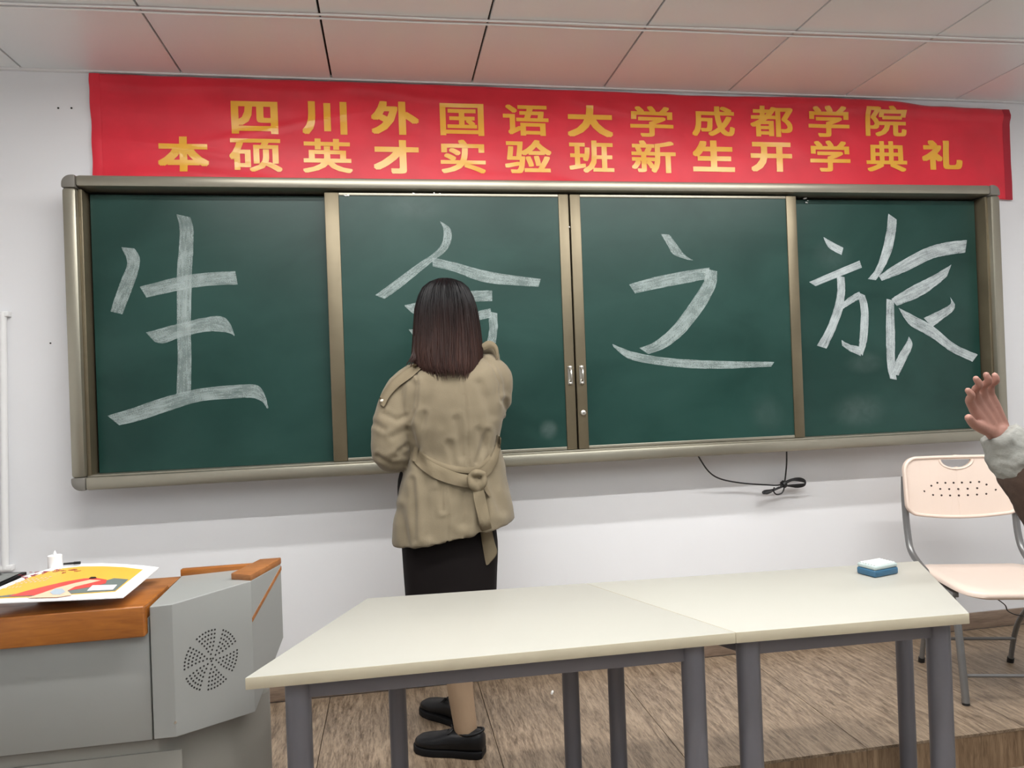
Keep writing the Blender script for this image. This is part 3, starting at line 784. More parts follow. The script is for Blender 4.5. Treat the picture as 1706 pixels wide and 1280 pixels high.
table([FL, FM+Vector((-g, 0, 0)), BM+Vector((-g, 0, 0)), BL], [lx(497, 1160, -1.375), lx(1154, 1100, -1.395), lx(951, 1150, -.952, .0255), lx(662, 1160, -.945, .0255)],
      'left cream trapezoid table with grey tubular legs, overlapping the console', 0)
table([FM+Vector((g, 0, 0)), FRt, BR, BM+Vector((g, 0, 0))], [lx(1246, 1090, -1.395), lx(1563, 1070, -1.410), lx(1507, 1100, -.970, .0255), lx(1027, 1150, -.952, .0255)],
      'right cream trapezoid table holding the blue eraser, narrow side towards the viewer', 0)

# eraser box
q = Wz(1462, 956, TT); rz = math.radians(14)
t = thing('chalk_eraser', 'small blue case with ribbed white top on the right table', 'eraser', (q.x, q.y, TT), rz)
er = []
b = MB(); b.box((-.050, -.034, .0005), (.050, .034, .022)); obj('case', b, mat('eraser_blue', (.035, .115, .20), .4), t, bevel=.005, seg=3, local=True)
b = MB(); b.box((-.048, -.033, .022), (.048, .033, .034)); top_ = obj('lid', b, mat('eraser_white', (.40, .47, .46), .45), t, bevel=.004, seg=3, local=True, label='ribbed white top')
for k in range(6):
    b = MB(); y = -.025+k*.010; b.tube([(-.042, y, .034), (.042, y, .034)], .0036, 8); obj('rib', b, mat('eraser_rib', (.58, .62, .60), .5) if k == 0 else bpy.data.materials['eraser_rib'], top_, smooth=True, local=True)

# chalk crumbs on floor
for px, py, lab in ((920, 1154, 'small white chalk stub on the platform right of the woman'), (1578, 1069, 'white chalk crumb on the platform left of the chair')):
    p = Wz(px, py, PLAT+.005); b = MB(); b.tube([p-Vector((.004, .010, 0)), p+Vector((.004, .010, 0))], .0048, 10)
    tag(obj('chalk_stub', b, M_chalksolid, smooth=True, loc=(p.x, p.y, PLAT)), lab, 'chalk')

# ------------------------------------------------------------------ chair
ch = thing('folding_chair', 'pale pink plastic folding chair with grey tube legs on the platform', 'chair', (2.335, -.548, PLAT), math.radians(-15.5))
hw = .205
def rrect(w, h, r, n=6, cx=0, cz=0, tl=None):
    pts = []
    for sx, sz, a0 in ((1, 1, 0), (-1, 1, PI/2), (-1, -1, PI), (1, -1, 3*PI/2)):
        rr = r if sz > 0 else (tl or r)
        for k in range(n+1):
            a = a0+PI/2*k/n
            pts.append((cx+sx*(w-rr)+rr*math.cos(a), cz+sz*(h-rr)+rr*math.sin(a)))
    return pts
# back frame tube: from front foot up to the backrest
for s in (-1, 1):
    b = MB(); b.tube(smooth_path([(s*hw, -.215, .008), (s*hw, -.190, .20), (s*hw, -.165, .33), (s*hw, -.12, .385), (s*.212, .02, .42), (s*.222, .150, .48), (s*.222, .190, .56), (s*.222, .207, .70), (s*.216, .215, .80)]), .0135, 12)
    obj('leg', b, M_tube, ch, smooth=True, local=True)
    b = MB(); b.tube([(s*hw, -.2155, .0), (s*hw, -.212, .022)], .0135, 12); obj('foot_cap', b, M_black, ch, smooth=True, local=True)
    b = MB(); b.tube(smooth_path([(s*(hw-.025), .205, .008), (s*(hw-.025), .13, .20), (s*(hw-.025), -.07, .405)]), .010, 12)
    obj('leg', b, M_tube, ch, smooth=True, local=True)
    b = MB(); b.tube([(s*(hw-.025), .2065, .0), (s*(hw-.025), .200, .022)], .013, 12); obj('foot_cap', b, M_black, ch, smooth=True, local=True)
    b = MB(); b.box((s*(hw-.005)-.012, -.16, .385), (s*(hw-.005)+.012, .09, .405)); obj('seat_bracket', b, M_tube, ch, bevel=.003, local=True)
for y, z, w_ in ((-.192, .10, hw), (.165, .115, hw-.025)):
    b = MB(); b.tube([(-w_, y, z), (w_, y, z)], .007, 10); obj('stretcher', b, M_tube, ch, smooth=True, local=True)
# seat
b = MB(); ring = rrect(.215, .20, .075, 6, 0, -.045, .09)
def seatz(x, y): return .425+.012*math.cos(x/.215*PI)*-.5 - .010*math.exp(-((y+.24)/.05)**2)
rings = []
for sc_, dz in ((.955, 0), (1.0, .006), (1.0, .018), (.965, .026), (.75, .0225), (.4, .020), (.1, .0195)):
    rings.append([(x*sc_, -.045+(y+.045)*sc_, seatz(x*sc_, y*sc_)-.018+dz) for x, y in ring])
b.loft(rings); seat = obj('seat', b, M_pink, ch, smooth=True, local=True)
for i in range(5):
    for j in range(3):
        b = MB(); b.tube([(-.08+.04*i, -.12+.05*j, .4225), (-.08+.04*i, -.12+.05*j, .4335)], .003, 8)
# backrest: curved panel with grip hole
def backy(x, z): return .185+.028*(1-(x/.22)**2)+(z-.70)*.10
out = rrect(.228, .118, .055, 8, 0, .765, .040)
fine = []
for i in range(len(out)):
    (xa, za), (xb, zb_) = out[i], out[(i+1) % len(out)]
    m_ = 10 if abs(xa-xb) > .1 else 1
    fine += [(xa+(xb-xa)*k/m_, za+(zb_-za)*k/m_) for k in range(m_)]
out = fine
out = [(x, z-(.026*(1-(x/.228)**2) if z < .70 else 0)) for x, z in out]
bm = bmesh.new()
ov = [bm.verts.new((x, 0, z)) for x, z in out]
oe = [bm.edges.new((ov[i], ov[(i+1) % len(ov)])) for i in range(len(ov))]
hp = [(-.062, .868), (.062, .868)] + [(.062*math.cos(a), .868-.036*math.sin(a)) for a in [PI*k/12 for k in range(1, 12)]]
hv = [bm.verts.new((x, 0, z)) for x, z in hp]
he = [bm.edges.new((hv[i], hv[(i+1) % len(hv)])) for i in range(len(hv))]
bmesh.ops.triangle_fill(bm, use_beauty=True, use_dissolve=False, edges=oe+he)
for f in [f for f in bm.faces if all(v in hv for v in f.verts)]: bm.faces.remove(f)
for k in range(-5, 6):
    bmesh.ops.bisect_plane(bm, geom=bm.verts[:]+bm.edges[:]+bm.faces[:], plane_co=(k*.04, 0, 0), plane_no=(1, 0, 0))
for v in bm.verts: v.co.y = backy(v.co.x, v.co.z)
me = bpy.data.meshes.new('backrest'); bm.to_mesh(me); bm.free(); me.materials.append(M_pink)
bk = bpy.data.objects.new('backrest', me); COL.objects.link(bk); bk.parent = ch
md = bk.modifiers.new('thickness', 'SOLIDIFY'); md.thickness = .016; md.offset = 0
md = bk.modifiers.new('round', 'BEVEL'); md.width = .005; md.segments = 3; md.limit_method = 'ANGLE'
# raised rim
b = MB()
pts = [(x*.985, backy(x, z)-.008, .765+(z-.765)*.97) for x, z in out]
b.tube(pts, .0075, 8, closed=True); obj('backrest_rim', b, M_pink, bk, smooth=True, local=True)
b = MB()
pts = [(x*1.12, backy(x, z)-.008, .868+(z-.868)*1.12) for x, z in hp[1:]+hp[:1]]
b.tube(pts, .004, 8); obj('grip_rim', b, M_pink, bk, smooth=True, local=True)
b = MB()
for row, (z, n_, w_) in enumerate(((.775, 6, .085), (.762, 2, .112), (.752, 5, .075), (.738, 2, .145), (.725, 7, .108))):
    for k in range(n_):
        x = -w_+2*w_*k/(n_-1); zz = z-.010*(1-(x/.15)**2)*(1 if row > 1 else .6)
        y = backy(x, zz)-.0082; b.tube([(x, y-.0006, zz), (x, y+.001, zz)], .0044, 8)
obj('vent_holes', b, M_hole, bk, kind='stuff', local=True)
# thin wire hanging under the seat
b = MB(); b.tube(smooth_path([Wz(1690, 1000, .50)+Vector((-.04, .05, 0)), W(1674, 1008, -.62), W(1680, 1019, -.60), W(1700, 1026, -.58), W(1730, 1024, -.58)]), .0022, 8)
tag(obj('thin_wire', b, M_black, smooth=True, loc=tuple(W(1680, 1019, -.60))), 'thin black wire dangling below the pink chair seat', 'wire')

# ------------------------------------------------------------------ figures
def remesh(mb, voxel, smooth_it=3):
    me = bpy.data.meshes.new('tmp'); me.from_pydata([tuple(v) for v in mb.v], [], mb.f); me.update()
    bm = bmesh.new(); bm.from_mesh(me); bmesh.ops.recalc_face_normals(bm, faces=bm.faces); bm.to_mesh(me); bm.free()
    o = bpy.data.objects.new('tmp', me); COL.objects.link(o)
    r = o.modifiers.new('r', 'REMESH'); r.mode = 'VOXEL'; r.voxel_size = voxel
    if smooth_it:
        s_ = o.modifiers.new('s', 'SMOOTH'); s_.iterations = smooth_it; s_.factor = .5
    bpy.context.view_layer.update()
    out_ = bpy.data.meshes.new_from_object(o.evaluated_get(bpy.context.evaluated_depsgraph_get()))
    bpy.data.objects.remove(o); bpy.data.meshes.remove(me)
    return out_
def mesh_obj(name, me, m, parent, label=None):
    off = root_loc(parent)
    for v in me.vertices: v.co -= off
    me.materials.clear(); me.materials.append(m)
    me.polygons.foreach_set('use_smooth', [True]*len(me.polygons))
    o = bpy.data.objects.new(name, me); COL.objects.link(o); o.parent = parent
    if label: o['label'] = label
    return o
def head(b, c, face, k=1.0):
    "head with face features; face = unit direction the face looks"
    f = Vector(face).normalized(); z = Vector((0, 0, 1)); r = f.cross(z).normalized()
    rot = Matrix((r, f, z)).transposed()
    P = lambda x, y, zz: Vector(c)+rot @ Vector((x*k, y*k, zz*k))
    b.blob(P(0, -.005, .02), (.076*k, .094*k, .10*k), 24, 16, rot)
    b.blob(P(0, .022, -.035), (.060*k, .066*k, .078*k), 20, 12, rot)
    b.blob(P(0, .058, -.098), (.024*k, .022*k, .020*k), 12, 8, rot)      # chin
    b.limb([P(0, .088, .005), P(0, .105, -.032)], [.008*k, .013*k], 10)  # nose
    for s in (-1, 1):
        b.blob(P(s*.078, -.005, -.01), (.010*k, .020*k, .032*k), 10, 8, rot)
        b.blob(P(s*.034, .068, -.035), (.022*k, .020*k, .022*k), 10, 8, rot)
        b.limb([P(s*.018, .088, .024), P(s*.048, .076, .022)], [.007*k, .006*k], 8)
    b.limb([P(-.020, .082, -.064), P(0, .090, -.062), P(.020, .082, -.064)], [.005*k, .008*k, .005*k], 8)
    return P
def hand(b, wrist, d, palm_n, thumb_side, curl=.5, k=1.0, spread=.10, thumb_out=.7):
    "palm plus five fingers; d along the hand, palm_n out of the palm"
    wrist = Vector(wrist); d = Vector(d).normalized(); n_ = Vector(palm_n); n_ = (n_-d*n_.dot(d)).normalized(); s = d.cross(n_)*thumb_side
    L_ = [.072, .080, .074, .058]; base = []
    for i in range(4):
        o_ = (1.5-i)*.0205*k
        kn = wrist+d*(.090-.004*abs(i-1))*k+s*o_
        b.limb([wrist+s*o_*.65+d*.004, wrist+d*.05*k+s*o_*.85, kn], [.0125*k, .0125*k, .0105*k], 10)
        p = kn; dd = (d+s*(1.5-i)*spread).normalized(); ax = dd.cross(n_).normalized(); ang = 0
        pts = [p]; rs = [.0098*k]
        for j, (fr, rr) in enumerate(((.45, .0090), (.32, .0083), (.23, .0068))):
            ang = curl*(.55+.4*j)*(1+.12*i)
            dd = (Matrix.Rotation(-ang, 3, ax) @ dd); 
            if dd.dot(n_) < 0 and curl > 0: dd = Matrix.Rotation(2*ang, 3, ax) @ dd
            p = p+dd*L_[i]*fr*k; pts.append(p); rs.append(rr*k)
        b.limb(pts, rs, 10)
    t0 = wrist+s*.020*k+d*.018*k
    t1 = t0+(s*.8+d*.9+n_*.25).normalized()*.040*k; t2 = t1+(s*thumb_out+d+n_*.25).normalized()*.032*k; t3 = t2+(s*thumb_out*.5+d+n_*.2).normalized()*.026*k
    b.limb([t0, t1, t2, t3], [.0145*k, .0125*k, .0105*k, .0085*k], 10)

# ---- the woman writing on the board
HY = -.47
wo = thing('person', 'woman in a khaki trench coat seen from behind, writing on the board', 'person', (.17, -.47, PLAT))
b = MB()
hc = W(744, 545, HY); 
Pw = head(b, hc, (-.05, 1, -.05), 1.0)
nk = W(748, 612, HY-.005); ch_ = W(752, 690, HY); pv = W(756, 800, -.47); pel = W(757, 870, -.47)
b.limb([hc+Vector((0, -.01, -.05)), nk, ch_+Vector((0, 0, .03))], [.050, .046, .07])
b.limb([W(750, 655, HY), ch_, W(755, 745, -.47), pv, pel], [.085, .105, .092, .100, .120], 18)
sl = W(682, 640, HY); sr = W(822, 618, HY)
el = W(652, 752, -.50); wl_ = W(712, 728, -.27)
erw = W(824, 678, -.43); wrw = W(812, 625, -.335)
b.limb([ch_+Vector((-.04, 0, .08)), sl, W(658, 700, -.49), el, el.lerp(wl_, .5), wl_], [.05, .048, .042, .036, .034, .026])
b.limb([ch_+Vector((.04, 0, .09)), sr, W(832, 650, -.45), erw, erw.lerp(wrw, .5), wrw], [.05, .048, .042, .036, .032, .026])
hand(b, wl_, (.75, .55, .2), (0, .3, 1), 1, .55, .92)
hand(b, wrw, (-.45, .55, .25), (-.4, -.2, -.6), -1, .85, .88)
# legs
a1 = Wz(775, 1228, PLAT+.075); a1 = W(776, 1215, -.605)
kn1 = W(762, 1040, -.54)
b.limb([W(770, 890, -.49), W(768, 960, -.51), kn1, W(764, 1105, -.575), W(767, 1150, -.59), a1, a1+Vector((0, 0, -.06))], [.085, .078, .052, .050, .045, .040, .036], 16)
a2 = Vector((.213, -.388, PLAT+.10))
kn2 = W(745, 1035, -.42)
b.limb([W(740, 890, -.46), W(742, 960, -.45), kn2, W(752, 1110, -.42), a2+Vector((0, 0, .05)), a2+Vector((0, 0, -.05))], [.085, .078, .052, .048, .034, .032], 16)
body = mesh_obj('body', remesh(b, .006, 2), M_skin, wo)
# stocking colour below the knee
body.data.materials.append(M_stock)
zk = .80-0
for p in body.data.polygons:
    if p.center.z < zk: p.material_index = 1
for s in (-1, 1):
    b = MB(); b.blob(Pw(s*.031, .079, .004), (.013, .010, .009), 12, 8); ey = obj('eye', b, M_eye, wo, smooth=True)
    b = MB(); b.blob(Pw(s*.031, .087, .004), (.006, .004, .006), 10, 6); obj('iris', b, M_iris, ey, smooth=True)

# dress under the coat
def ring(pl, pr, ry, yc, n=40, wave=0, ph=0, nw=7):
    a = W(pl[0], pl[1], yc); c = W(pr[0], pr[1], yc); m_ = (a+c)/2; h_ = (c-a)/2; out_ = []
    for i in range(n):
        t_ = 2*PI*i/n; k_ = 1+wave*math.sin(nw*t_+ph)
        ct = math.cos(t_); st_ = math.sin(t_)
        ex = .85
        out_.append(m_+h_*(math.copysign(abs(ct)**ex, ct)*k_)+Vector((0, math.copysign(abs(st_)**ex, st_)*ry*k_, 0)))
    return out_
def multi(rings_spec, sub=4, **k):
    "smooth interpolation of ring specs"
    it = [(Vector((p[0][0], p[0][1], p[1][0])), p[1][1]) for p in rings_spec]
    it2 = [(Vector((p[2], p[3], p[4] if len(p) > 4 else 0)), 0.0) for p in rings_spec]
    A_ = crom(it, sub); B_ = crom(it2, sub)
    return [ring((a[0].x, a[0].y), (a[0].z, a[1]), q[0].x, q[0].y, wave=q[0].z, **k) for a, q in zip(A_, B_)]
b = MB()
b.loft(multi([((690,690),(812,680),.09,-.455,0), ((676,760),(815,745),.095,-.44,0), ((663,800),(815,790),.10,-.43,0), ((664,850),(820,840),.115,-.44,.005), ((669,905),(829,900),.12,-.47,.012), ((673,960),(828,955),.125,-.475,.015), ((677,1010),(826,1005),.125,-.475,.018), ((680,1068),(820,1063),.12,-.475,.02)], 4, n=56))
dr = obj('dress', b, M_dress, wo, smooth=True)

# coat
b = MB()
rings_ = multi([((722,594),(782,588),.040,-.465), ((702,606),(798,594),.060,-.468), ((678,622),(822,604),.088,-.474), ((660,646),(838,622),.118,-.478),
   ((664,685),(840,662),.128,-.48), ((674,725),(836,702),.128,-.48), ((684,762),(830,735),.118,-.48), ((673,788),(838,768),.126,-.48), ((664,825),(844,800),.140,-.48,.006),
   ((658,870),(850,832),.155,-.48,.014), ((656,908),(855,862),.168,-.48,.022)], 4, n=60, nw=6, ph=1.0)
b.loft(rings_)
b.limb([W(690, 632, -.475), W(668, 655, -.48), W(657, 690, -.49), W(650, 728, -.50), W(652, 757, -.49), W(680, 752, -.38), W(700, 738, -.30)], [.055, .063, .067, .068, .064, .056, .050], 20)
b.limb([W(812, 612, -.475), W(829, 628, -.475), W(827, 655, -.46), W(822, 680, -.43), W(820, 660, -.385), W(815, 632, -.35)], [.050, .054, .056, .056, .049, .044], 20)
cm = remesh(b, .0065, 3)
SEAMS = [[(771,628),(775,660),(779,710),(780,776)], [(692,606),(697,640),(694,680),(684,706)], [(800,590),(822,612),(834,640),(833,670)], [(742,800),(746,850),(745,926)]]
def seg_d(p, a, c):
    ax, ay = a; cx_, cy_ = c; dx, dy = cx_-ax, cy_-ay
    t_ = max(0, min(1, ((p[0]-ax)*dx+(p[1]-ay)*dy)/(dx*dx+dy*dy))); return math.hypot(p[0]-ax-t_*dx, p[1]-ay-t_*dy)
FOLDS = [([(684,712),(690,745),(700,770)], 7, .010), ([(700,776),(712,820),(715,890)], 9, .006), ([(818,775),(822,820),(836,850)], 9, .007), ([(750,740),(757,775)], 6, .006), ([(800,720),(812,760)], 8, .006),
         ([(775,815),(772,870)], 9, .007), ([(624,706),(640,716)], 5, .004), ([(655,728),(676,716)], 6, .004), ([(646,770),(668,756)], 6, .004), ([(690,640),(684,700)], 6, .008), ([(628,760),(652,774),(672,772)], 4, .005), ([(640,690),(660,700),(676,694)], 5, .004), ([(678,740),(664,752)], 4, .006), ([(706,690),(700,745)], 5, .005), ([(735,790),(738,850)], 5, .006), ([(812,720),(795,770)], 5, .006), ([(688,800),(692,900)], 5, .005), ([(840,668),(848,690)], 5, .008), ([(760,700),(768,760)], 7, .004),
         ([(715,640),(706,700)], 10, .004), ([(800,640),(818,690)], 8, .005), ([(665,850),(680,905)], 8, .006), ([(805,835),(800,900)], 8, .008), ([(730,820),(725,900)], 8, .005)]
nrm = [v.normal.copy() for v in cm.vertices]
for v, nv in zip(cm.vertices, nrm):
    dsp = .0035*noise.noise(v.co*9)+.002*noise.noise(v.co*24)
    if nv.y < .2:
        pp = proj(v.co)
        for s_ in SEAMS:
            d_ = min(seg_d(pp, a, c) for a, c in zip(s_[:-1], s_[1:]))
            if d_ < 6: dsp -= .0042*math.exp(-(d_/1.6)**2)-.0018*math.exp(-((d_-4)/1.6)**2)
        for s_, w_, dep in FOLDS:
            d_ = min(seg_d(pp, a, c) for a, c in zip(s_[:-1], s_[1:]))
            if d_ < w_*3: dsp -= dep*math.exp(-(d_/w_)**2)*.9-dep*.5*math.exp(-((d_-w_*1.6)/w_)**2)
    v.co += nv*dsp
bvh = BVHTree.FromPolygons([v.co.copy() for v in cm.vertices], [tuple(p.vertices) for p in cm.polygons])
coat = mesh_obj('trench_coat', cm, M_coat, wo)
def on_coat(px, py, lift=.004, fall=-.56):
    r = ray(px, py).normalized(); h = bvh.ray_cast(CAM, r)
    if h[0] is None: return W(px, py, fall)
    return h[0]-r*lift
def strap(name, pairs, m, parent, lift=.006, th=.004, sub=6, cols=5, puff=.0, fn=None):
    rows = ribbon_rows(pairs, sub); b = MB(); top_v = []; bot_v = []
    for i, (a, c) in enumerate(rows):
        for t_ in range(cols+1):
            q = a.lerp(c, t_/cols); pt = (fn or on_coat)(q.x, q.y)
            to = (CAM-pt).normalized()
            bulge = puff*math.sin(PI*t_/cols)
            top_v.append(pt+to*(lift-.004+bulge)); bot_v.append(pt-to*.004)
    n1 = cols+1; R_n = len(rows)
    # smooth depth along the strap
    for _ in range(3):
        cp = [v.copy() for v in top_v]
        for i in range(1, R_n-1):
            for t_ in range(n1):
                k_ = i*n1+t_; av = (cp[k_-n1]+cp[k_+n1]+cp[k_]*2)/4; 
                top_v[k_] = av
    n_ = len(top_v); fs = []
    for i in range(R_n-1):
        for t_ in range(cols):
            k_ = i*n1+t_; fs.append((k_, k_+1, k_+n1+1, k_+n1)); fs.append((n_+k_, n_+k_+n1, n_+k_+n1+1, n_+k_+1))
    for i in range(R_n-1):
        for t_ in (0, cols):
            k_ = i*n1+t_; fs.append((k_, k_+n1, n_+k_+n1, n_+k_))
    for t_ in range(cols):
        for i in (0, R_n-1):
            k_ = i*n1+t_; fs.append((k_, k_+1, n_+k_+1, n_+k_))
    b.add(top_v+bot_v, fs)
    return obj(name, b, m, parent, smooth=True)
belt = strap('belt', [(690,748,687,766),(702,758,698,779),(725,773,722,796),(750,784,748,806),(775,791,774,812),(796,794,794,814)], M_coatd, coat, .013, puff=.003)
strap('belt_end', [(788,788,793,806),(805,778,814,792),(818,762,826,776),(826,742,833,752),(829,724,835,730)], M_coatd, belt, .011, puff=.002)
strap('belt_upper_fold', [(697,750,694,757),(720,764,718,772),(750,775,748,784),(780,779,780,789),(800,774,804,784),(815,758,822,766)], M_coatd, belt, .009, puff=.002)
strap('belt_tail', [(786,806,804,806),(790,835,809,830),(798,870,816,864),(803,905,823,900),(809,938,828,922),(811,942,814,941)], M_coatd, belt, .021, puff=.004)
strap('belt_tail', [(800,802,808,800),(806,815,812,810),(815,828,818,824)], M_coatd, belt, .012)
kc = on_coat(795, 802, .016)
b = MB()
b.limb([W(784, 793, kc.y), W(793, 788, kc.y-.012), W(805, 790, kc.y-.008)], [.010, .013, .011], 12)
b.limb([W(783, 797, kc.y-.004), W(787, 809, kc.y-.014), W(795, 818, kc.y-.006)], [.011, .014, .011], 12)
b.limb([W(806, 792, kc.y-.006), W(806, 805, kc.y-.012), W(798, 816, kc.y-.008)], [.010, .012, .010], 12)
b.limb([W(790, 797, kc.y), W(798, 806, kc.y-.006)], [.012, .013], 10)
mesh_obj('belt_knot', remesh(b, .004, 2), M_coatd, belt)
strap('belt_loop', [(690,744,697,746),(686,768,694,770)], M_coatd, coat, .016)
# epaulettes
ep = strap('epaulette', [(690,606,704,612),(672,618,684,630),(655,632,664,644),(640,650,648,662),(632,664,642,674),(633,674,639,678)], M_coatd, coat, .012, puff=.004)
q = on_coat(637, 668, .014); b = MB(); b.blob(q, (.009, .005, .006), 12, 6); obj('button', b, M_button, ep, smooth=True)
ep2 = strap('epaulette', [(802,574,806,584),(812,568,816,580),(822,570,823,583),(829,578,826,592),(831,590,826,600),(829,598,825,602)], M_coatd, coat, .012, puff=.004, fn=lambda x, y: W(x, y, -.50))
b = MB(); b.limb([W(800, 588, -.46), W(812, 582, -.455), W(822, 588, -.455), W(826, 606, -.46)], [.020, .024, .020, .018], 12)
b.limb([W(700, 606, -.46), W(750, 598, -.46), W(800, 588, -.45)], [.026, .030, .026], 12)
mesh_obj('collar', remesh(b, .006, 2), M_coat, coat)

# hair: shell plus locks
HB = [(465, 728, 752, .030), (470, 716, 768, .055), (480, 704, 779, .078), (495, 697, 787, .092), (515, 692, 794, .101), (540, 690, 798, .104), (565, 689, 801, .110), (590, 687, 803, .120), (612, 691, 801, .132), (626, 700, 797, .138)]
hcy = HY-.005
def hair_pt(v, t_, off=0):
    "v 0..1 down the hair, t_ angle"
    x = v*(len(HB)-1); i = min(int(x), len(HB)-2); f_ = x-i
    a, c = HB[i], HB[i+1]; f2 = f_
    py, l_, r_, ry = [a[k]+(c[k]-a[k])*f2 for k in range(4)]
    A_ = W(l_, py, hcy); C_ = W(r_, py, hcy); m_ = (A_+C_)/2; h_ = (C_-A_)/2
    return m_+h_*(math.cos(t_)*(1+off))+Vector((0, math.sin(t_)*ry*(1+off), 0))
b = MB(); NV, NT = 44, 120; rings_ = []
for j in range(NV+1):
    v = j/NV; rg = []
    for i in range(NT):
        t_ = 2*PI*i/NT
        fr = max(0, math.sin(t_))          # face side
        o_ = .020*noise.noise(Vector((math.cos(t_)*7, math.sin(t_)*7, v*.8)))*min(1, v*3)+.012*noise.noise(Vector((math.cos(t_)*22, math.sin(t_)*22, v*1.0)))*min(1, v*2)
        vv = v
        if v > .93: vv = v-.05+.09*noise.noise(Vector((math.cos(t_)*16, math.sin(t_)*16, 3)))
        p = hair_pt(min(vv, 1), t_, o_-.02)
        if fr > .55 and .35 < v: p.y = min(p.y, hcy+.045)       # opened around the face
        rg.append(p)
    rings_.append(rg)
b.loft(rings_)
hr = obj('hair', b, M_hair, wo, smooth=True)
b = MB(); rnd = random.Random(11)
for k in range(620):
    t_ = rnd.uniform(PI*.92, PI*2.08) if k % 5 else rnd.uniform(0, 2*PI)
    if .25 < (t_ % (2*PI))/PI < .75: continue
    v0 = rnd.uniform(.0, .35) if k % 2 else rnd.uniform(.3, .6); v1 = rnd.uniform(.93, 1.0); pts = []; rs = []
    dr_ = rnd.uniform(-.07, .07); oo = rnd.uniform(-.015, .012); ext = rnd.choice((-.004, .002, .008, .014, .022))
    nseg = 10; w_ = rnd.uniform(.0012, .0034)
    for i in range(nseg+1):
        f_ = i/nseg; v = v0+(v1-v0)*f_
        p = hair_pt(v, t_+dr_*f_+.02*math.sin(f_*6+k), oo+.010*math.sin(f_*5+k))
        if i == nseg: p.z -= ext
        pts.append(p); rs.append(w_*(1-.85*f_**4)*(.35+.65*min(1, f_*5)))
    b.tube(pts, rs, 5)
for k in range(26):       # wisps falling on the left shoulder
    x0 = rnd.uniform(690, 700); pts = []
    ex, ey_ = rnd.uniform(676, 694), rnd.uniform(600, 612)
    pts = [W(x0, 560, hcy-.03), W(x0-2, 585, hcy-.04), W((x0+ex)/2, 597, hcy-.05), W(ex, ey_, hcy-.05)]
    b.tube(smooth_path(pts, 3), [.0022]*6+[.0016, .0012, .0008, .0004], 5)
obj('hair_strands', b, M_hair, hr, smooth=True, kind='stuff')

# shoes
def shoe(heel, ang, parent, mirror=1):
    M_ = Matrix.Translation(Vector((heel[0], heel[1], PLAT))) @ Matrix.Rotation(ang, 4, 'Z')
    T = lambda p: M_ @ Vector(p)
    secs = [(-.004,.022,.060),(.008,.031,.074),(.035,.035,.072),(.070,.035,.066),(.10,.036,.068),(.13,.040,.060),(.165,.045,.048),(.20,.044,.042),(.228,.034,.036),(.243,.018,.027),(.248,.006,.018)]
    b = MB(); rings_ = []
    for x, w_, h_ in secs:
        rg = []
        for i in range(20):
            a = 2*PI*i/20; cz_ = .014+h_*.5
            y = math.copysign(abs(math.cos(a))**.75, math.cos(a))*w_; z = cz_+math.copysign(abs(math.sin(a))**.8, math.sin(a))*(h_-.0)*.5
            rg.append(T((x, y+mirror*.004*math.sin(x*14), z)))
        rings_.append(rg)
    b.loft(rings_); up = obj('shoe', b, M_shoe, parent, smooth=True)
    b = MB()
    for z0, z1, g_ in ((.0005, .024, 1.06),):
        pl = []
        for x, w_, h_ in secs: pl.append((x, w_*g_+.002))
        poly = [(x, w_) for x, w_ in pl]+[(x, -w_) for x, w_ in reversed(pl)]
        b.prism([T((x*1.015, y, z0)) for x, y in poly], (0, 0, z1-z0))
    obj('sole', b, M_sole, up, bevel=.003)
    b = MB()
    for k in range(4):
        x = .105+.017*k; z = .084-.009*k
        b.tube(smooth_path([T((x, -.024, z-.012)), T((x+.003, 0, z+.002)), T((x, .024, z-.012))], 3), .002, 6)
    b.tube(smooth_path([T((.108, 0, .083)), T((.10, .020, .088)), T((.115, .030, .075)), T((.108, 0, .083)), T((.12, -.022, .084)), T((.10, -.030, .075)), T((.108, 0, .083))], 3), .0017, 6)
    obj('laces', b, M_black, up, smooth=True)
    b = MB(); rg = []
    for i in range(24):
        a = 2*PI*i/24; rg.append(T((.046+.050*math.cos(a), .029*math.sin(a), .081+.004*math.cos(2*a)-.004*math.cos(a))))
    b.tube(rg, .0045, 8, closed=True); obj('collar_edge', b, M_shoe, up, smooth=True)
shoe((.268, -.640), math.radians(155), wo)
shoe((.243, -.425), math.radians(130), wo, -1)

# ---- second person, mostly outside the frame at the right, raised hand
YM = -1.30
px_ = 2.14
mn = thing('person', 'person outside the right edge, only a raised hand, grey cuff and brown sleeve show', 'person', (px_, -1.42, 0))
b = MB()
hc2 = Vector((px_, -1.42, 1.56)); Pm = head(b, hc2, (-.8, .6, 0), 1.02)
b.limb([hc2+Vector((0, 0, -.06)), (px_, -1.43, 1.43), (px_, -1.44, 1.33)], [.055, .052, .07])
b.limb([(px_, -1.44, 1.30), (px_, -1.44, 1.10), (px_, -1.43, .92)], [.125, .115, .125], 18)
wr2 = W(1664, 720, YM); el2 = W(1778, 888, -1.36); sh2 = Vector((px_-.16, -1.38, 1.27))
b.limb([(px_-.05, -1.43, 1.29), sh2, sh2.lerp(el2, .5), el2, el2.lerp(wr2, .5), wr2], [.06, .055, .046, .042, .038, .028])
sh3 = Vector((px_+.16, -1.50, 1.27)); el3 = Vector((px_+.24, -1.52, 1.02)); wr3 = Vector((px_+.20, -1.50, .80))
b.limb([(px_+.05, -1.45, 1.29), sh3, el3, wr3], [.06, .052, .040, .028])
hand(b, wr2, W(1630, 660, YM-.01)-wr2, (.1, -.9, .1), -1, .50, 1.25, .15, .75)
hand(b, wr3, (0, .1, -1), (-1, 0, 0), 1, .35, 1.0)
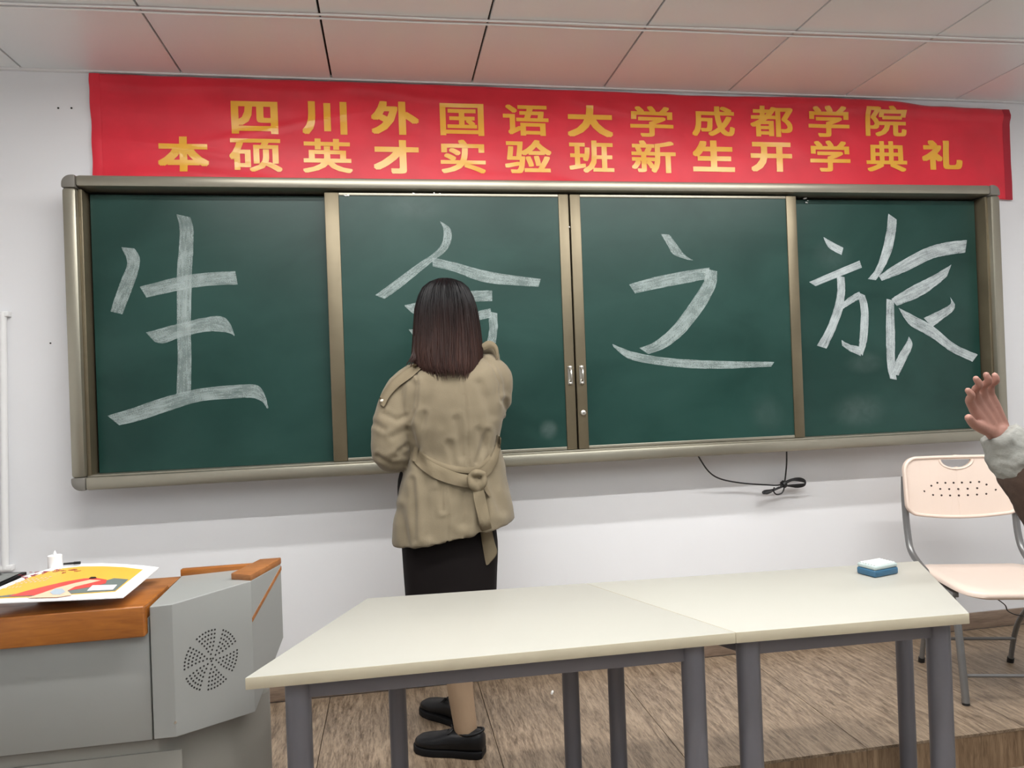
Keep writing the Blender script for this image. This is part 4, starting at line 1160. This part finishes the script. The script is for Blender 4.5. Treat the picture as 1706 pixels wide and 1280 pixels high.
for s in (-1, 1):
    b.limb([(px_+s*.09, -1.43, .88), (px_+s*.10, -1.42, .48), (px_+s*.10, -1.44, .09)], [.085, .055, .042], 14)
    b.limb([(px_+s*.10, -1.45, .045), (px_+s*.11, -1.33, .03)], [.035, .026], 12)
mesh_obj('body', remesh(b, .0045, 2), M_skin2, mn)
for s in (-1, 1):
    b = MB(); b.blob(Pm(s*.031, .079, .004), (.013, .010, .009), 12, 8); ey = obj('eye', b, M_eye, mn, smooth=True)
    b = MB(); b.blob(Pm(s*.031, .087, .004), (.006, .004, .006), 10, 6); obj('iris', b, M_iris, ey, smooth=True)
b = MB()
b.limb([(px_, -1.44, 1.31), (px_, -1.44, 1.10), (px_, -1.43, .88)], [.145, .140, .145], 20)
s0 = el2.lerp(wr2, .60); 
b.limb([(px_-.05, -1.43, 1.28), sh2, sh2.lerp(el2, .5), el2, el2.lerp(wr2, .3), s0], [.075, .078, .075, .078, .078, .074], 18)
b.limb([(px_+.05, -1.45, 1.28), sh3, el3, el3.lerp(wr3, .8)], [.075, .072, .056, .044], 18)
jm = remesh(b, .008, 3)
for v in jm.vertices: v.co += v.normal*(.006*noise.noise(v.co*16)+.003*noise.noise(v.co*40))
mesh_obj('jacket', jm, M_brown, mn)
b = MB()
dvec = (wr2-el2).normalized(); c0 = el2.lerp(wr2, .60); c1 = el2.lerp(wr2, 1.0)
n_ = 7; pts = [c0.lerp(c1, i/(n_-1)) for i in range(n_)]
b.tube(pts, [.068, .072, .071, .069, .066, .060, .050], 24)
cmh = remesh(b, .005, 2)
for v in cmh.vertices: v.co += v.normal*(.008*noise.noise(v.co*22)+.004*noise.noise(v.co*60))
mesh_obj('cuff', cmh, M_cuff, mn)
b = MB()
for s in (-1, 1): b.limb([(px_+s*.075, -1.43, .90), (px_+s*.10, -1.42, .48), (px_+s*.10, -1.43, .10)], [.10, .078, .072], 16)
mesh_obj('trousers', remesh(b, .009, 2), M_trous, mn)
for s in (-1, 1):
    b = MB(); b.limb([(px_+s*.10, -1.46, .046), (px_+s*.105, -1.38, .042), (px_+s*.11, -1.30, .036)], [.044, .042, .034], 14)
    for v in b.v: v.z = max(v.z, .001)
    mesh_obj('shoe', remesh(b, .007, 2), M_shoe, mn)
hb = MB()
f_ = Vector((-.8, .6, 0)); 
hb.blob(hc2+Vector((.02, -.015, .035)), (.086, .098, .098), 24, 14)
hb.blob(hc2+Vector((.035, -.025, -.02)), (.070, .078, .085), 24, 14)
mesh_obj('hair', remesh(hb, .008, 2), M_hair, mn)
